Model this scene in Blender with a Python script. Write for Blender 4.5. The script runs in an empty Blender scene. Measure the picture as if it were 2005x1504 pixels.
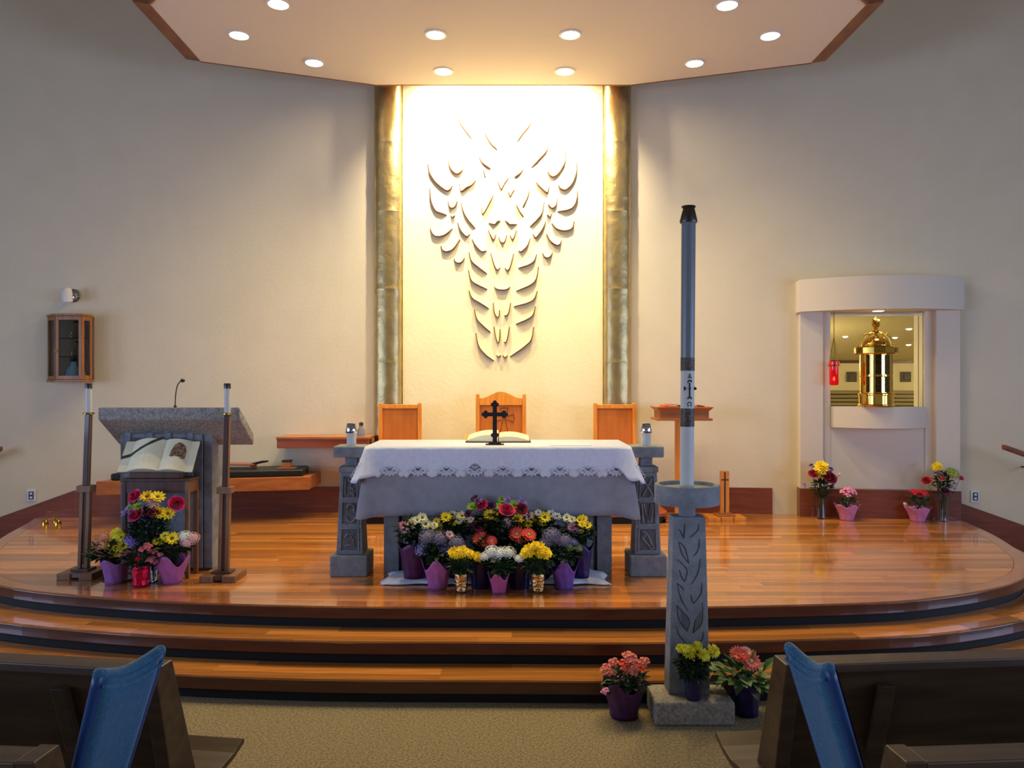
import bpy, bmesh, math, random
from mathutils import Vector, Matrix
C = bpy.context.scene
COL = C.collection
random.seed(7)
PI = math.pi

# ---------------------------------------------------------------- camera, light, exposure
FPX = 1500.0            # focal length in pixels of the 2005 px wide frame
H = 1.95                # eye height over the nave carpet
P = 0.45                # platform height
CZ = 5.29               # underside of the hung canopy
cam = bpy.data.cameras.new('camera'); camo = bpy.data.objects.new('camera', cam); COL.objects.link(camo)
camo.location = (0, 0, H); camo.rotation_euler = (PI/2, 0, 0)
cam.sensor_width = 36.0; cam.lens = 36.0*FPX/2005.0; cam.clip_start = 0.05
C.camera = camo
C.view_settings.view_transform = 'Standard'; C.view_settings.look = 'None'
C.view_settings.gamma = 1.0; C.view_settings.use_curve_mapping = False
C.view_settings.exposure = 0.0
w = bpy.data.worlds.new('world'); C.world = w; w.use_nodes = True
w.node_tree.nodes['Background'].inputs[0].default_value = (0.55, 0.68, 0.9, 1)
w.node_tree.nodes['Background'].inputs[1].default_value = 0.6
WARM = (1.0, 0.79, 0.39)
DAY = (0.46, 0.61, 1.0)

def light(name, kind, loc, energy, color, rot=(0, 0, 0), parent=None, **kw):
    l = bpy.data.lights.new(name, kind); l.energy = energy; l.color = color
    for k, v in kw.items(): setattr(l, k, v)
    o = bpy.data.objects.new(name, l); COL.objects.link(o); o.location = loc; o.rotation_euler = rot
    if parent:
        o.parent = parent; o.location = Vector(loc)-parent.location
    return o

# daylight through the nave's side windows (the windows themselves are built below)
WINDOWS_Y = (-3.4, 0.2, 3.8)
for sx in (-1, 1):
    for wy in WINDOWS_Y:
        light('window_daylight', 'AREA', (sx*8.30, wy, 2.1), 120 if wy > 2 else 195, DAY, (0, sx*PI/2, 0),
              shape='RECTANGLE', size=2.2, size_y=2.0)

# ---------------------------------------------------------------- helpers
def s2l(c):
    return tuple((x/12.92 if x <= 0.04045 else ((x+0.055)/1.055)**2.4) for x in c)
def hexc(h):
    return s2l(tuple(int(h[i:i+2], 16)/255 for i in (0, 2, 4)))

def W(px, py, Y):                       # point of the place seen at a pixel, at distance Y
    return Vector(((px-1002.5)*Y/FPX, Y, H-(py-752)*Y/FPX))
def FY(py, z):                          # distance of a floor point of height z seen at row py
    return (H-z)*FPX/(py-752)

def mat(name, color, rough=0.6, metal=0.0, c2=None, scale=8.0, stretch=(1, 1, 1), bump=0.0, bscale=None,
        detail=4.0, rnd=0.0, coat=0.0, spec=0.5, alpha=1.0, trans=0.0, ior=1.45, emit=None, estr=0.0, sheen=0.0, kind='noise', contrast=(0.35, 0.65)):
    m = bpy.data.materials.new(name); m.use_nodes = True
    nt = m.node_tree; b = nt.nodes['Principled BSDF']
    col = hexc(color) if isinstance(color, str) else color
    b.inputs['Base Color'].default_value = (*col, 1); b.inputs['Roughness'].default_value = rough
    b.inputs['Metallic'].default_value = metal; b.inputs['Specular IOR Level'].default_value = spec
    b.inputs['Coat Weight'].default_value = coat; b.inputs['Coat Roughness'].default_value = 0.08
    b.inputs['Transmission Weight'].default_value = trans; b.inputs['IOR'].default_value = ior
    b.inputs['Sheen Weight'].default_value = sheen; b.inputs['Alpha'].default_value = alpha
    if emit:
        b.inputs['Emission Color'].default_value = (*(hexc(emit) if isinstance(emit, str) else emit), 1)
        b.inputs['Emission Strength'].default_value = estr
    need = c2 or bump or rnd
    if need:
        tc = nt.nodes.new('ShaderNodeTexCoord'); mp = nt.nodes.new('ShaderNodeMapping')
        mp.inputs['Scale'].default_value = stretch
        nt.links.new(tc.outputs['Object'], mp.inputs['Vector'])
        def noise(sc, det):
            n = nt.nodes.new('ShaderNodeTexNoise'); n.inputs['Scale'].default_value = sc; n.inputs['Detail'].default_value = det
            nt.links.new(mp.outputs['Vector'], n.inputs['Vector']); return n
        last = None
        if rnd:
            oi = nt.nodes.new('ShaderNodeObjectInfo')
            off = nt.nodes.new('ShaderNodeVectorMath'); off.operation = 'MULTIPLY'
            off.inputs[1].default_value = (37.0, 17.0, 5.0)
            nt.links.new(oi.outputs['Random'], off.inputs[0]); nt.links.new(off.outputs['Vector'], mp.inputs['Location'])
        if c2:
            n = noise(scale, detail)
            r = nt.nodes.new('ShaderNodeValToRGB')
            r.color_ramp.elements[0].position = contrast[0]; r.color_ramp.elements[1].position = contrast[1]
            r.color_ramp.elements[0].color = (*col, 1)
            r.color_ramp.elements[1].color = (*(hexc(c2) if isinstance(c2, str) else c2), 1)
            nt.links.new(n.outputs['Fac'], r.inputs['Fac']); last = r.outputs['Color']
        if rnd:
            hv = nt.nodes.new('ShaderNodeHueSaturation')
            mr = nt.nodes.new('ShaderNodeMapRange'); mr.inputs['To Min'].default_value = 1-rnd; mr.inputs['To Max'].default_value = 1+rnd
            nt.links.new(oi.outputs['Random'], mr.inputs['Value']); nt.links.new(mr.outputs['Result'], hv.inputs['Value'])
            if last: nt.links.new(last, hv.inputs['Color'])
            else: hv.inputs['Color'].default_value = (*col, 1)
            last = hv.outputs['Color']
        if last: nt.links.new(last, b.inputs['Base Color'])
        if bump:
            n = noise(bscale or scale, 5.0)
            bp = nt.nodes.new('ShaderNodeBump'); bp.inputs['Strength'].default_value = min(1.0, bump); bp.inputs['Distance'].default_value = 0.012
            nt.links.new(n.outputs['Fac'], bp.inputs['Height']); nt.links.new(bp.outputs['Normal'], b.inputs['Normal'])
    return m

M = {}
M['plaster'] = mat('plaster', 'd6ccb4', 0.85, c2='d3c9b0', scale=3, bump=0.12, bscale=28, spec=0.2)
M['panel'] = mat('panel_plaster', 'e6dcb6', 0.85, c2='e2d8b0', scale=2.5, bump=0.15, bscale=22, spec=0.2)
M['ridgeedge'] = mat('brown_ridge_edge', '5a3e26', 0.8, spec=0.2)  # brown of the ridges' front edge and underside
M['alcove'] = mat('alcove_paint', 'd2c8b8', 0.6, spec=0.3)
M['soffit'] = mat('soffit_paint', 'd8cbbb', 0.8, spec=0.2)
M['ceilchapel'] = mat('chapel_ceiling_paint', 'cbbf9e', 0.9, spec=0.2)
M['slatwood'] = mat('pale_slat_wood', '8a7c58', 0.5)
M['ceil'] = mat('ceiling_paint', '9a8e74', 0.9, spec=0.2)
M['fascia'] = mat('canopy_wood', '8a5a30', 0.5, c2='7a4a26', scale=5, stretch=(1, 1, 8))
M['floorwood'] = mat('platform_wood', 'c4813f', 0.2, c2='a8672e', scale=4.0, stretch=(0.35, 12, 12), rnd=0.42, coat=0.7, detail=3)
M['border'] = mat('border_wood', 'b47038', 0.18, c2='9c5a28', scale=4, stretch=(2, 2, 2), rnd=0.1, coat=1.0)
M['nosing'] = mat('nosing_wood', '552c1e', 0.3, c2='482418', scale=4, stretch=(1, 1, 6), coat=0.3)
M['kick'] = mat('black_kickboard', '101214', 0.7)
M['sub'] = mat('subfloor', '3a2014', 0.8)
M['base'] = mat('baseboard_wood', '80402a', 0.35, c2='6e3422', scale=4, stretch=(0.6, 3, 8), coat=0.2)
M['carpet'] = mat('carpet', 'a09276', 0.95, c2='76694f', scale=75, bump=0.7, bscale=120, spec=0.1, contrast=(0.36, 0.64))
M['gold'] = mat('gold_foil', 'c6b078', 0.38, 1.0, c2='b09c72', scale=6, bump=0.45, bscale=14)
M['stone'] = mat('cast_stone', '8a8e93', 0.9, c2='787c82', scale=14, bump=0.5, bscale=60, spec=0.2)
M['stonerough'] = mat('rough_stone', 'a6a29a', 0.95, c2='847f79', scale=55, bump=1.0, bscale=45, spec=0.2)
M['stonedark'] = mat('stone_recess_shade', '686a6e', 0.95, c2='5a5c60', scale=18, bump=0.3, bscale=60, spec=0.2)  # darker stone: shade of carved recesses put into the colour
M['stonecut'] = mat('joint_groove_shade', '2e3034', 1.0, spec=0.1)  # dark joints, and the shade inside carved grooves as colour
M['cloth'] = mat('white_linen', 'dcdde8', 0.9, c2='d4d5e2', scale=30, bump=0.12, bscale=90, sheen=0.2, spec=0.2)
M['under'] = mat('grey_linen', '94949c', 0.9, c2='8b8b93', scale=12, bump=0.1, bscale=80, sheen=0.2, spec=0.2)
M['lace'] = mat('lace', 'c9cad6', 0.9, spec=0.2)
M['chairwood'] = mat('oak_chair', 'e6983a', 0.4, c2='d28428', scale=5, stretch=(5, 5, 0.7), coat=0.15)
M['chairpanel'] = mat('oak_panel', 'c0702c', 0.45, c2='ae6422', scale=4, stretch=(4, 4, 0.6), coat=0.15)
M['carve'] = mat('carved_line', '4f240c', 0.8)
M['redwood'] = mat('reddish_wood', '9c5232', 0.4, c2='874228', scale=4, stretch=(0.6, 5, 5), coat=0.15)
M['benchwood'] = mat('bench_wood', 'b06c34', 0.4, c2='985628', scale=4, stretch=(0.6, 5, 5), coat=0.15)
M['black'] = mat('black_vinyl', '16181c', 0.45)
M['iron'] = mat('dark_bronze', '33292a', 0.5, 0.5, bump=0.2, bscale=40)
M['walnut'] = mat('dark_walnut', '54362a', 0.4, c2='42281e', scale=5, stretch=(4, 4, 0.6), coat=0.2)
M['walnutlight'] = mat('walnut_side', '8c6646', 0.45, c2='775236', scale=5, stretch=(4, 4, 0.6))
M['candle'] = mat('white_wax', 'c6c6c2', 0.5, spec=0.4)
M['candleblue'] = mat('grey_candle_tube', '6e737a', 0.3, spec=0.5)  # blue-grey colour of the candle's upper tube
M['band'] = mat('dark_wax_band', '35302c', 0.5, c2='5a4f44', scale=60, contrast=(0.45, 0.55))
M['chrome'] = mat('chrome', 'c8c8cc', 0.08, 1.0)
M['pewter'] = mat('dark_pewter', '4a403a', 0.3, 0.75)
M['brass'] = mat('polished_brass', 'd8b050', 0.09, 1.0)
M['brassdark'] = mat('engraved_brass', '6a5424', 0.3, 1.0, c2='b08a34', scale=40)
M['brassdeep'] = mat('dark_brass_reflection', '2e2410', 0.25, 0.9, c2='5a4618', scale=50)
M['brassbright'] = mat('hammered_brass_glint', 'f0e0b0', 0.25, 1.0)
M['mirror'] = mat('mirror_glass', 'e0d2a0', 0.01, 1.0)
M['glass'] = mat('clear_glass', 'eef4f4', 0.02, trans=1.0, ior=1.45)
M['thinglass'] = mat('thin_pane', 'e0e8ea', 0.03, trans=1.0, ior=1.05)
M['water'] = mat('water', 'e6f0ee', 0.02, trans=1.0, ior=1.33)
M['redglass'] = mat('red_glass', 'c8101c', 0.05, trans=0.55, emit='d01018', estr=0.25)
M['flame'] = mat('flame', 'ffd9a0', emit='ffc070', estr=12)
M['lampon'] = mat('lamp_lens', 'ffffff', emit=(1.0, 0.86, 0.66), estr=14)
M['whitemetal'] = mat('lit_edge_white', 'd8d4ce', 0.35)
M['cabinet'] = mat('cabinet_oak', 'a06a34', 0.4, c2='875224', scale=5, stretch=(4, 4, 0.6))
M['cabinside'] = mat('cabinet_inside', '7a6248', 0.7)
M['page'] = mat('book_page', 'efe6c4', 0.85, c2='e6dcb6', scale=5)
M['pageshade'] = mat('page_edges', 'c4ab78', 0.85)
M['cover'] = mat('book_cover', '3a1c18', 0.5)
M['ribbon'] = mat('dark_ribbon', '4a3a26', 0.6)
M['goldribbon'] = mat('gold_ribbon', 'd0a024', 0.5)
M['sepia'] = mat('sepia_print', '6a4a38', 0.8, c2='a8825e', scale=45, contrast=(0.42, 0.58))
M['pewwood'] = mat('pew_wood', '4a3420', 0.42, c2='382616', scale=4, stretch=(0.5, 5, 5), coat=0.15)
M['blue'] = mat('blue_upholstery', '2d6284', 0.95, c2='265674', scale=60, bump=0.4, bscale=160, sheen=0.4, spec=0.2)
M['bluedark'] = mat('blue_vinyl_edge', '1c3c6a', 0.4)
M['outlet'] = mat('outlet_plate', 'd6d8dc', 0.4)
M['outletdark'] = mat('outlet_socket', '3a4254', 0.5)
M['plastic'] = mat('white_plastic_sheet', 'e8ecf8', 0.35, spec=0.5, bump=0.3, bscale=20)
M['cable'] = mat('black_cable', '1e1a18', 0.5)
M['redcloth'] = mat('red_cloth', 'b8422a', 0.8)
M['plaque'] = mat('grey_plaque', '5c5654', 0.6, c2='484442', scale=30, bump=0.6, bscale=30)
M['bluewater'] = mat('blue_bottle', '9cc4d4', 0.15, trans=0.5)
M['clearplastic'] = mat('blue_clear_plastic', 'a8b4c8', 0.1, trans=0.7, ior=1.3)
# plants
M['leaf'] = mat('leaf_green', '2f4a26', 0.55, c2='1f3418', scale=9, rnd=0.15)
M['leafdark'] = mat('leaf_dark', '22381f', 0.5, c2='182a18', scale=9)
M['leafpale'] = mat('leaf_pale', '6a8452', 0.6, c2='4e6a3c', scale=9)
M['stem'] = mat('stem_green', '41602c', 0.6)
FLOWERS = dict(yellow='ffe024', lemon='ece43a', hotpink='d8145c', crimson='9c0c38', red='c4142c', coral='ee5240', salmon='e2786a',
               pink='e58cae', palepink='e0b4b4', peach='dc9c70', lilac='9a7cc8', lavender='8c86b4', mauve='7c748a', purple='4c2c6e',
               white='e2e4dc', cream='e6e2b0', green='8fb830', burgundy='5a1230', dustypink='b85a66', magenta='b4246c', palegreen='a8b468')
for k, v in FLOWERS.items():
    M['f_'+k] = mat('petal_'+k, v, 0.6, spec=0.3, sheen=0.1)
M['f_eye'] = mat('flower_eye', '6a5a10', 0.8)
M['f_eyegreen'] = mat('flower_eye_green', '8a8420', 0.8)
def potmat(n, c, r=0.45): M[n] = mat(n, c, r, c2=tuple(0.8*x for x in hexc(c)), scale=18, bump=0.3, bscale=30)
potmat('pot_lilac', '9a62a8'); potmat('pot_violet', '8058b0'); potmat('pot_plum', '4a1e4e'); potmat('pot_indigo', '2c2260')
potmat('pot_navy', '1e1a4c', 0.3); potmat('pot_pink', 'c25a92'); potmat('pot_rose', 'cf82b4'); potmat('pot_orchid', 'b468ac')
M['foil_gold'] = mat('gold_wrap', 'd6b070', 0.2, 1.0, bump=1.0, bscale=45)
M['foil_red'] = mat('red_wrap', 'c80c3c', 0.22, 0.6, bump=1.0, bscale=30)
M['pail'] = mat('purple_pail', '3a2c4a', 0.5)

class MB:
    """Collects shapes in world coordinates; build() links them as one mesh object."""
    def __init__(s): s.v = []; s.f = []; s.m = []; s.cur = 0
    def add(s, vs, fs):
        o = len(s.v); s.v += [tuple(x) for x in vs]
        for f in fs: s.f.append([o+i for i in f]); s.m.append(s.cur)
        return s
    def box(s, x0, x1, y0, y1, z0, z1, T=None):
        vs = [Vector(p) for p in ((x0, y0, z0), (x1, y0, z0), (x1, y1, z0), (x0, y1, z0), (x0, y0, z1), (x1, y0, z1), (x1, y1, z1), (x0, y1, z1))]
        if T: vs = [T @ v for v in vs]
        return s.add(vs, [(0, 3, 2, 1), (4, 5, 6, 7), (0, 1, 5, 4), (1, 2, 6, 5), (2, 3, 7, 6), (3, 0, 4, 7)])
    def hexa(s, bot, top):              # two quads (bottom, top) of world points
        return s.add(list(bot)+list(top), [(0, 3, 2, 1), (4, 5, 6, 7), (0, 1, 5, 4), (1, 2, 6, 5), (2, 3, 7, 6), (3, 0, 4, 7)])
    def prism(s, pts, vec):             # polygon pts extruded by vec
        n = len(pts); vec = Vector(vec); a = [Vector(p) for p in pts]; b = [p+vec for p in a]
        fs = [tuple(range(n-1, -1, -1)), tuple(range(n, 2*n))]+[(i, (i+1) % n, n+(i+1) % n, n+i) for i in range(n)]
        return s.add(a+b, fs)
    def lathe(s, prof, c=(0, 0, 0), n=20, cap=True, T=None):
        c = Vector(c); vs = []; fs = []
        for r, z in prof:
            for i in range(n):
                a = 2*PI*i/n; p = Vector((r*math.cos(a), r*math.sin(a), z)); vs.append((T @ p if T else p)+c)
        for j in range(len(prof)-1):
            for i in range(n):
                k = (i+1) % n; fs.append((j*n+i, j*n+k, (j+1)*n+k, (j+1)*n+i))
        if cap:
            fs.append(tuple(range(n-1, -1, -1))); L = (len(prof)-1)*n; fs.append(tuple(L+i for i in range(n)))
        return s.add(vs, fs)
    def tube(s, pts, r, n=6, flat=1.0):
        pts = [Vector(p) for p in pts]; m = len(pts); vs = []; fs = []
        rs = r if isinstance(r, (list, tuple)) else [r]*m
        for j, p in enumerate(pts):
            d = (pts[min(j+1, m-1)]-pts[max(j-1, 0)]).normalized()
            u = d.cross(Vector((0, 0, 1)));
            if u.length < 1e-3: u = d.cross(Vector((0, 1, 0)))
            u.normalize(); q = d.cross(u)
            for i in range(n):
                a = 2*PI*i/n; vs.append(p+u*rs[j]*math.cos(a)+q*rs[j]*flat*math.sin(a))
        for j in range(m-1):
            for i in range(n):
                k = (i+1) % n; fs.append((j*n+i, j*n+k, (j+1)*n+k, (j+1)*n+i))
        fs.append(tuple(range(n-1, -1, -1))); fs.append(tuple((m-1)*n+i for i in range(n)))
        return s.add(vs, fs)
    def grid(s, fn, nu, nv, closed=False):
        vs = [fn(i/nu, j/nv) for j in range(nv+1) for i in range(nu+(0 if closed else 1))]
        R = nu if closed else nu+1; fs = []
        for j in range(nv):
            for i in range(nu):
                k = (i+1) % R; fs.append((j*R+i, j*R+k, (j+1)*R+k, (j+1)*R+i))
        return s.add(vs, fs)
    def sphere(s, c, r, n=10, sz=1.0, sy=1.0):
        prof = [(r*math.sin(PI*j/n), -r*math.cos(PI*j/n)*sz) for j in range(n+1)]
        prof[0] = (1e-4, prof[0][1]); prof[-1] = (1e-4, prof[-1][1])
        return s.lathe(prof, c, max(8, n+2), True, Matrix.Scale(sy, 4, (0, 1, 0)) if sy != 1 else None)
    def mesh(s, name, mats):
        me = bpy.data.meshes.new(name); me.from_pydata(s.v, [], s.f); me.polygons.foreach_set('material_index', s.m)
        for m in (mats if isinstance(mats, (list, tuple)) else [mats]): me.materials.append(M[m] if isinstance(m, str) else m)
        bm = bmesh.new(); bm.from_mesh(me); bmesh.ops.recalc_face_normals(bm, faces=bm.faces); bm.to_mesh(me); bm.free()
        me.update(); return me
    def build(s, name, mats, parent=None, smooth=False, bevel=0, solid=0, local=False, seg=2):
        if parent is not None and not local:
            l = root_loc(parent); s.v = [(a-l[0], b-l[1], c-l[2]) for a, b, c in s.v]
        me = s.mesh(name, mats)
        o = bpy.data.objects.new(name, me); COL.objects.link(o)
        if parent is not None: o.parent = parent
        if smooth:
            me.polygons.foreach_set('use_smooth', [True]*len(me.polygons))
            if smooth is not True: me.set_sharp_from_angle(angle=math.radians(smooth))
        if solid:
            d = o.modifiers.new('solid', 'SOLIDIFY'); d.thickness = solid; d.offset = 0
        if bevel:
            d = o.modifiers.new('bevel', 'BEVEL'); d.width = bevel; d.segments = seg; d.limit_method = 'ANGLE'; d.angle_limit = math.radians(40)
        return o

def root_loc(o):
    l = Vector((0, 0, 0))
    while o is not None: l = l+o.location; o = o.parent
    return l
def tag(o, label=None, cat=None, group=None, kind=None):
    if label: o['label'] = label
    if cat: o['category'] = cat
    if group: o['group'] = group
    if kind: o['kind'] = kind
    return o
def thing(name, label, cat, loc=(0, 0, 0), group=None, rz=0):
    o = bpy.data.objects.new(name, None); COL.objects.link(o); o.location = loc; o.rotation_euler = (0, 0, rz)
    o.empty_display_size = 0.1
    return tag(o, label, cat, group)
def struct(name, mb, m, parent=None, **k):
    o = mb.build(name, m, parent, **k)
    if parent is None: o['kind'] = 'structure'
    return o
def catmull(pts, n=8):
    pts = [Vector(p) for p in pts]; out = []
    q = [2*pts[0]-pts[1]]+pts+[2*pts[-1]-pts[-2]]
    for i in range(1, len(q)-2):
        for k in range(n):
            t = k/n; a, b, c, d = q[i-1], q[i], q[i+1], q[i+2]
            out.append(0.5*((2*b)+(-a+c)*t+(2*a-5*b+4*c-d)*t*t+(-a+3*b-3*c+d)*t**3))
    out.append(pts[-1]); return out
def offset(pts, d):                     # offset an open planar curve to its right-hand side (outwards)
    out = []
    for i, p in enumerate(pts):
        t = pts[min(i+1, len(pts)-1)]-pts[max(i-1, 0)]; t = Vector((t.x, t.y)).normalized()
        out.append(Vector((p.x+t.y*d, p.y-t.x*d)))
    return out
def clip(poly, ax, val, keep_greater):
    out = []; n = len(poly)
    for i in range(n):
        a, b = poly[i], poly[(i+1) % n]; fa = a[ax]-val; fb = b[ax]-val
        if not keep_greater: fa, fb = -fa, -fb
        if fa >= 0: out.append(a)
        if (fa > 0 and fb < 0) or (fa < 0 and fb > 0):
            t = fa/(fa-fb); out.append((a[0]+(b[0]-a[0])*t, a[1]+(b[1]-a[1])*t))
    return out

# ---------------------------------------------------------------- room shell
def wallY(x):
    u = x+0.1
    return 9.02-(0.0165 if u < 0 else 0.0180)*u*u
HX0, HX1, HZ0, HZ1 = 3.62, 4.63, 1.68, 2.80      # opening to the chapel behind the tabernacle
xs = sorted([-8.5+17*i/68 for i in range(69)]+[HX0, HX1]); zs_ = [0.0, HZ0, HZ1, 8.2]
def wall_sheet(fy):
    mb = MB()
    mb.v = [(x, fy(x), z) for z in zs_ for x in xs]; N = len(xs)
    for j in range(3):
        for i in range(N-1):
            xm = (xs[i]+xs[i+1])/2
            if j == 1 and HX0 < xm < HX1: continue
            mb.f.append((j*N+i, j*N+i+1, (j+1)*N+i+1, (j+1)*N+i)); mb.m.append(0)
    return mb
mb = wall_sheet(wallY); m2 = wall_sheet(lambda x: wallY(x)+0.12); mb.add(m2.v, m2.f)
struct('wall_back', mb, 'plaster', smooth=True)
struct('floor', MB().box(-8.5, 8.5, -9, 9.3, -0.1, 0), 'carpet')
mb = MB(); mb.hexa([(-8.5, -9, 2.8), (8.5, -9, 2.8), (8.5, 9.4, 7.6), (-8.5, 9.4, 7.6)], [(-8.5, -9, 2.95), (8.5, -9, 2.95), (8.5, 9.4, 7.75), (-8.5, 9.4, 7.75)])
struct('ceiling', mb, 'ceil')
struct('wall_rear', MB().box(-8.5, 8.5, -9.15, -9, 0, 2.95), 'plaster')
# small chapel seen through the opening
struct('floor', MB().box(3.0, 9.2, 8.99, 15.0, P-0.1, P), 'carpet')
struct('wall_right', MB().box(9.2, 9.3, 8.99, 15.1, P, 2.9), 'plaster'); struct('wall_left', MB().box(2.9, 3.0, 8.99, 15.1, P, 2.9), 'plaster')
cw = struct('wall_back', MB().box(3.0, 9.2, 15.0, 15.1, P, 2.5), 'plaster')
CHC = lambda y: 2.41+(15-y)*0.072
mb = MB(); mb.hexa([(3.0, 8.99, CHC(8.99)), (9.2, 8.99, CHC(8.99)), (9.2, 15, CHC(15)), (3.0, 15, CHC(15))], [(3.0, 8.99, 2.98), (9.2, 8.99, 2.98), (9.2, 15, 2.6), (3.0, 15, 2.6)])
struct('ceiling', mb, 'ceilchapel')
struct('trim_3', MB().box(3.0, 9.2, 14.95, 15.0, 2.355, 2.41), 'walnut')
sl = struct('trim_4', MB().box(3.0, 9.2, 14.97, 15.0, 1.3, 1.82), 'pewwood')
for k in range(7): MB().box(3.0, 9.2, 14.92, 14.97, 1.31+k*0.075, 1.36+k*0.075).build('slat', 'slatwood', sl)
for (x, y, e) in ((3.5, 11.0, 130), (8.9, 12.5, 110), (3.9, 13.5, 80)): light('chapel_fill', 'POINT', (x, y, 2.25), e, WARM, shadow_soft_size=0.1)  # unseen fill lights added beside the opening to brighten the chapel
wz0, wz1 = 1.25, 3.35
for sx, nm in ((-1, 'wall_left'), (1, 'wall_right')):
    mb = MB(); x0, x1 = sorted((sx*8.5, sx*8.65))
    ys = [-9.15]
    for wy in WINDOWS_Y: ys += [wy-1.1, wy+1.1]
    ys.append(7.9)
    def ceilz(y): return 2.9+(y+9)*0.2609
    for i in range(len(ys)-1):
        a, b = ys[i], ys[i+1]
        if i % 2 == 0: mb.hexa([(x0, a, 0), (x1, a, 0), (x1, b, 0), (x0, b, 0)], [(x0, a, ceilz(a)), (x1, a, ceilz(a)), (x1, b, ceilz(b)), (x0, b, ceilz(b))])
        else:
            mb.box(x0, x1, a, b, 0, wz0)
            mb.hexa([(x0, a, wz1), (x1, a, wz1), (x1, b, wz1), (x0, b, wz1)], [(x0, a, ceilz(a)), (x1, a, ceilz(a)), (x1, b, ceilz(b)), (x0, b, ceilz(b))])
    struct(nm, mb, 'plaster')
k = 1
for sx in (-1, 1):
    for wy in WINDOWS_Y:
        win = MB(); X = sx*8.57
        for (a, b, c, d) in ((wy-1.1, wy-1.03, wz0, wz1), (wy+1.03, wy+1.1, wz0, wz1), (wy-1.03, wy+1.03, wz0, wz0+.07), (wy-1.03, wy+1.03, wz1-.07, wz1), (wy-.025, wy+.025, wz0+.07, wz1-.07)):
            win.box(X-.04, X+.04, a, b, c, d)
        o = struct('window_%d' % k, win, 'whitemetal'); k += 1
        MB().box(X-.005, X+.005, wy-1.03, wy+1.03, wz0+.07, wz1-.07).build('pane', 'thinglass', o)

# ---------------------------------------------------------------- platform
front = catmull([(-5.50, 9.0), (-5.22, 8.25), (-4.95, 7.40), (-4.50, 6.42), (-3.83, 5.725), (-2.69, 5.357), (-1.39, 5.185), (0, 5.15), (1.02, 5.15),
                 (2.44, 5.262), (3.10, 5.435), (3.62, 5.68), (3.98, 5.95), (4.28, 6.32), (4.50, 6.75), (4.78, 7.60), (4.96, 8.5), (5.1, 9.0)], 6)
front = [Vector((p[0], p[1])) for p in front]
def strip_prism(A, B, z0, z1):
    mb = MB(); n = len(A); vs = []; fs = []
    for a, b in zip(A, B): vs += [(a.x, a.y, z0), (a.x, a.y, z1), (b.x, b.y, z1), (b.x, b.y, z0)]
    for i in range(n-1):
        for k in range(4): fs.append((i*4+k, i*4+(k+1) % 4, i*4+4+(k+1) % 4, i*4+4+k))
    fs += [(0, 1, 2, 3), (n*4-1, n*4-2, n*4-3, n*4-4)]
    return mb.add(vs, fs)
back = [(x, wallY(x)) for x in [5.2-10.7*i/40 for i in range(41)]]
core = [tuple(p) for p in offset(front, -0.04)]
def with_wall(cv, gap):
    inn = [(p[0], p[1]) for p in cv if p[1] < wallY(p[0])-gap]
    xa, xb = inn[-1][0], inn[0][0]
    return inn+[(xa+(xb-xa)*i/30, wallY(xa+(xb-xa)*i/30)-gap) for i in range(31)]
mb = MB(); cz = [(p[0], p[1], 0.001) for p in with_wall(core, 0.002)]
mb.prism(cz, (0, 0, P-0.017))
platform = struct('platform', mb, ['sub'])
# black recessed riser and brown nosing of the top
struct('kickboard', strip_prism(offset(front, -0.035), offset(front, -0.06), P-0.15, P-0.08), 'kick', platform)
struct('nosing', strip_prism(front, offset(front, -0.045), P-0.085, P-0.0135), 'nosing', platform, bevel=0.004)
# border boards follow the edge, planks fill the field
fr_in = offset(front, -0.115)
n = len(front); step = 6
for i in range(0, n-1, step):
    a = front[i:i+step+1]; b = fr_in[i:i+step+1]
    if min(p.y for p in a) > 8.8: continue
    strip_prism(a, b, P-0.0125, P).build('border_board', 'border', platform)
field = [tuple(p) for p in offset(front, -0.118)]
fpoly = with_wall(field, 0.004)
PW = 0.088; y = 5.26
row = 0
while y < 9.0:
    band = clip(clip(fpoly, 1, y+0.0008, True), 1, y+PW-0.0008, False)
    if len(band) >= 3:
        xa = min(p[0] for p in band); xb = max(p[0] for p in band)
        x = xa-random.uniform(0.1, 1.4)
        while x < xb:
            L = random.uniform(1.0, 2.2)
            pl = clip(clip(band, 0, x+0.0008, True), 0, x+L-0.0008, False)
            if len(pl) >= 3 and (max(p[0] for p in pl)-min(p[0] for p in pl)) > 0.03:
                MB().prism([(p[0], p[1], P-0.0125) for p in pl], (0, 0, 0.0125)).build('plank', 'floorwood', platform)
            x += L
    y += PW; row += 1
# the two lower steps
TD = 0.25
for k in (1, 2):
    zt = P-0.15*k
    outer = offset(front, TD*k)
    st = struct('step', strip_prism(offset(outer, -0.035), offset(front, TD*(k-1)-0.06), zt-0.15+0.001, zt-0.0135), 'kick')
    struct('nosing', strip_prism(outer, offset(outer, -0.045), zt-0.085, zt-0.0135), 'nosing', st, bevel=0.004)
    for j in range(3):
        A = offset(front, TD*(k-1)-0.03+(TD+0.03)*(j+1)/3-0.0008); B = offset(front, TD*(k-1)-0.03+(TD+0.03)*j/3+0.0008)
        i = 0; i0 = 0
        cuts = [0]
        while cuts[-1] < len(A)-1: cuts.append(min(len(A)-1, cuts[-1]+random.choice((5, 6, 7, 8))))
        for c0, c1 in zip(cuts[:-1], cuts[1:]):
            if min(p.y for p in A[c0:c1+1]) > 8.7: continue
            strip_prism(A[c0:c1+1], B[c0:c1+1], zt-0.0125, zt).build('plank', 'floorwood', st)

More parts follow.
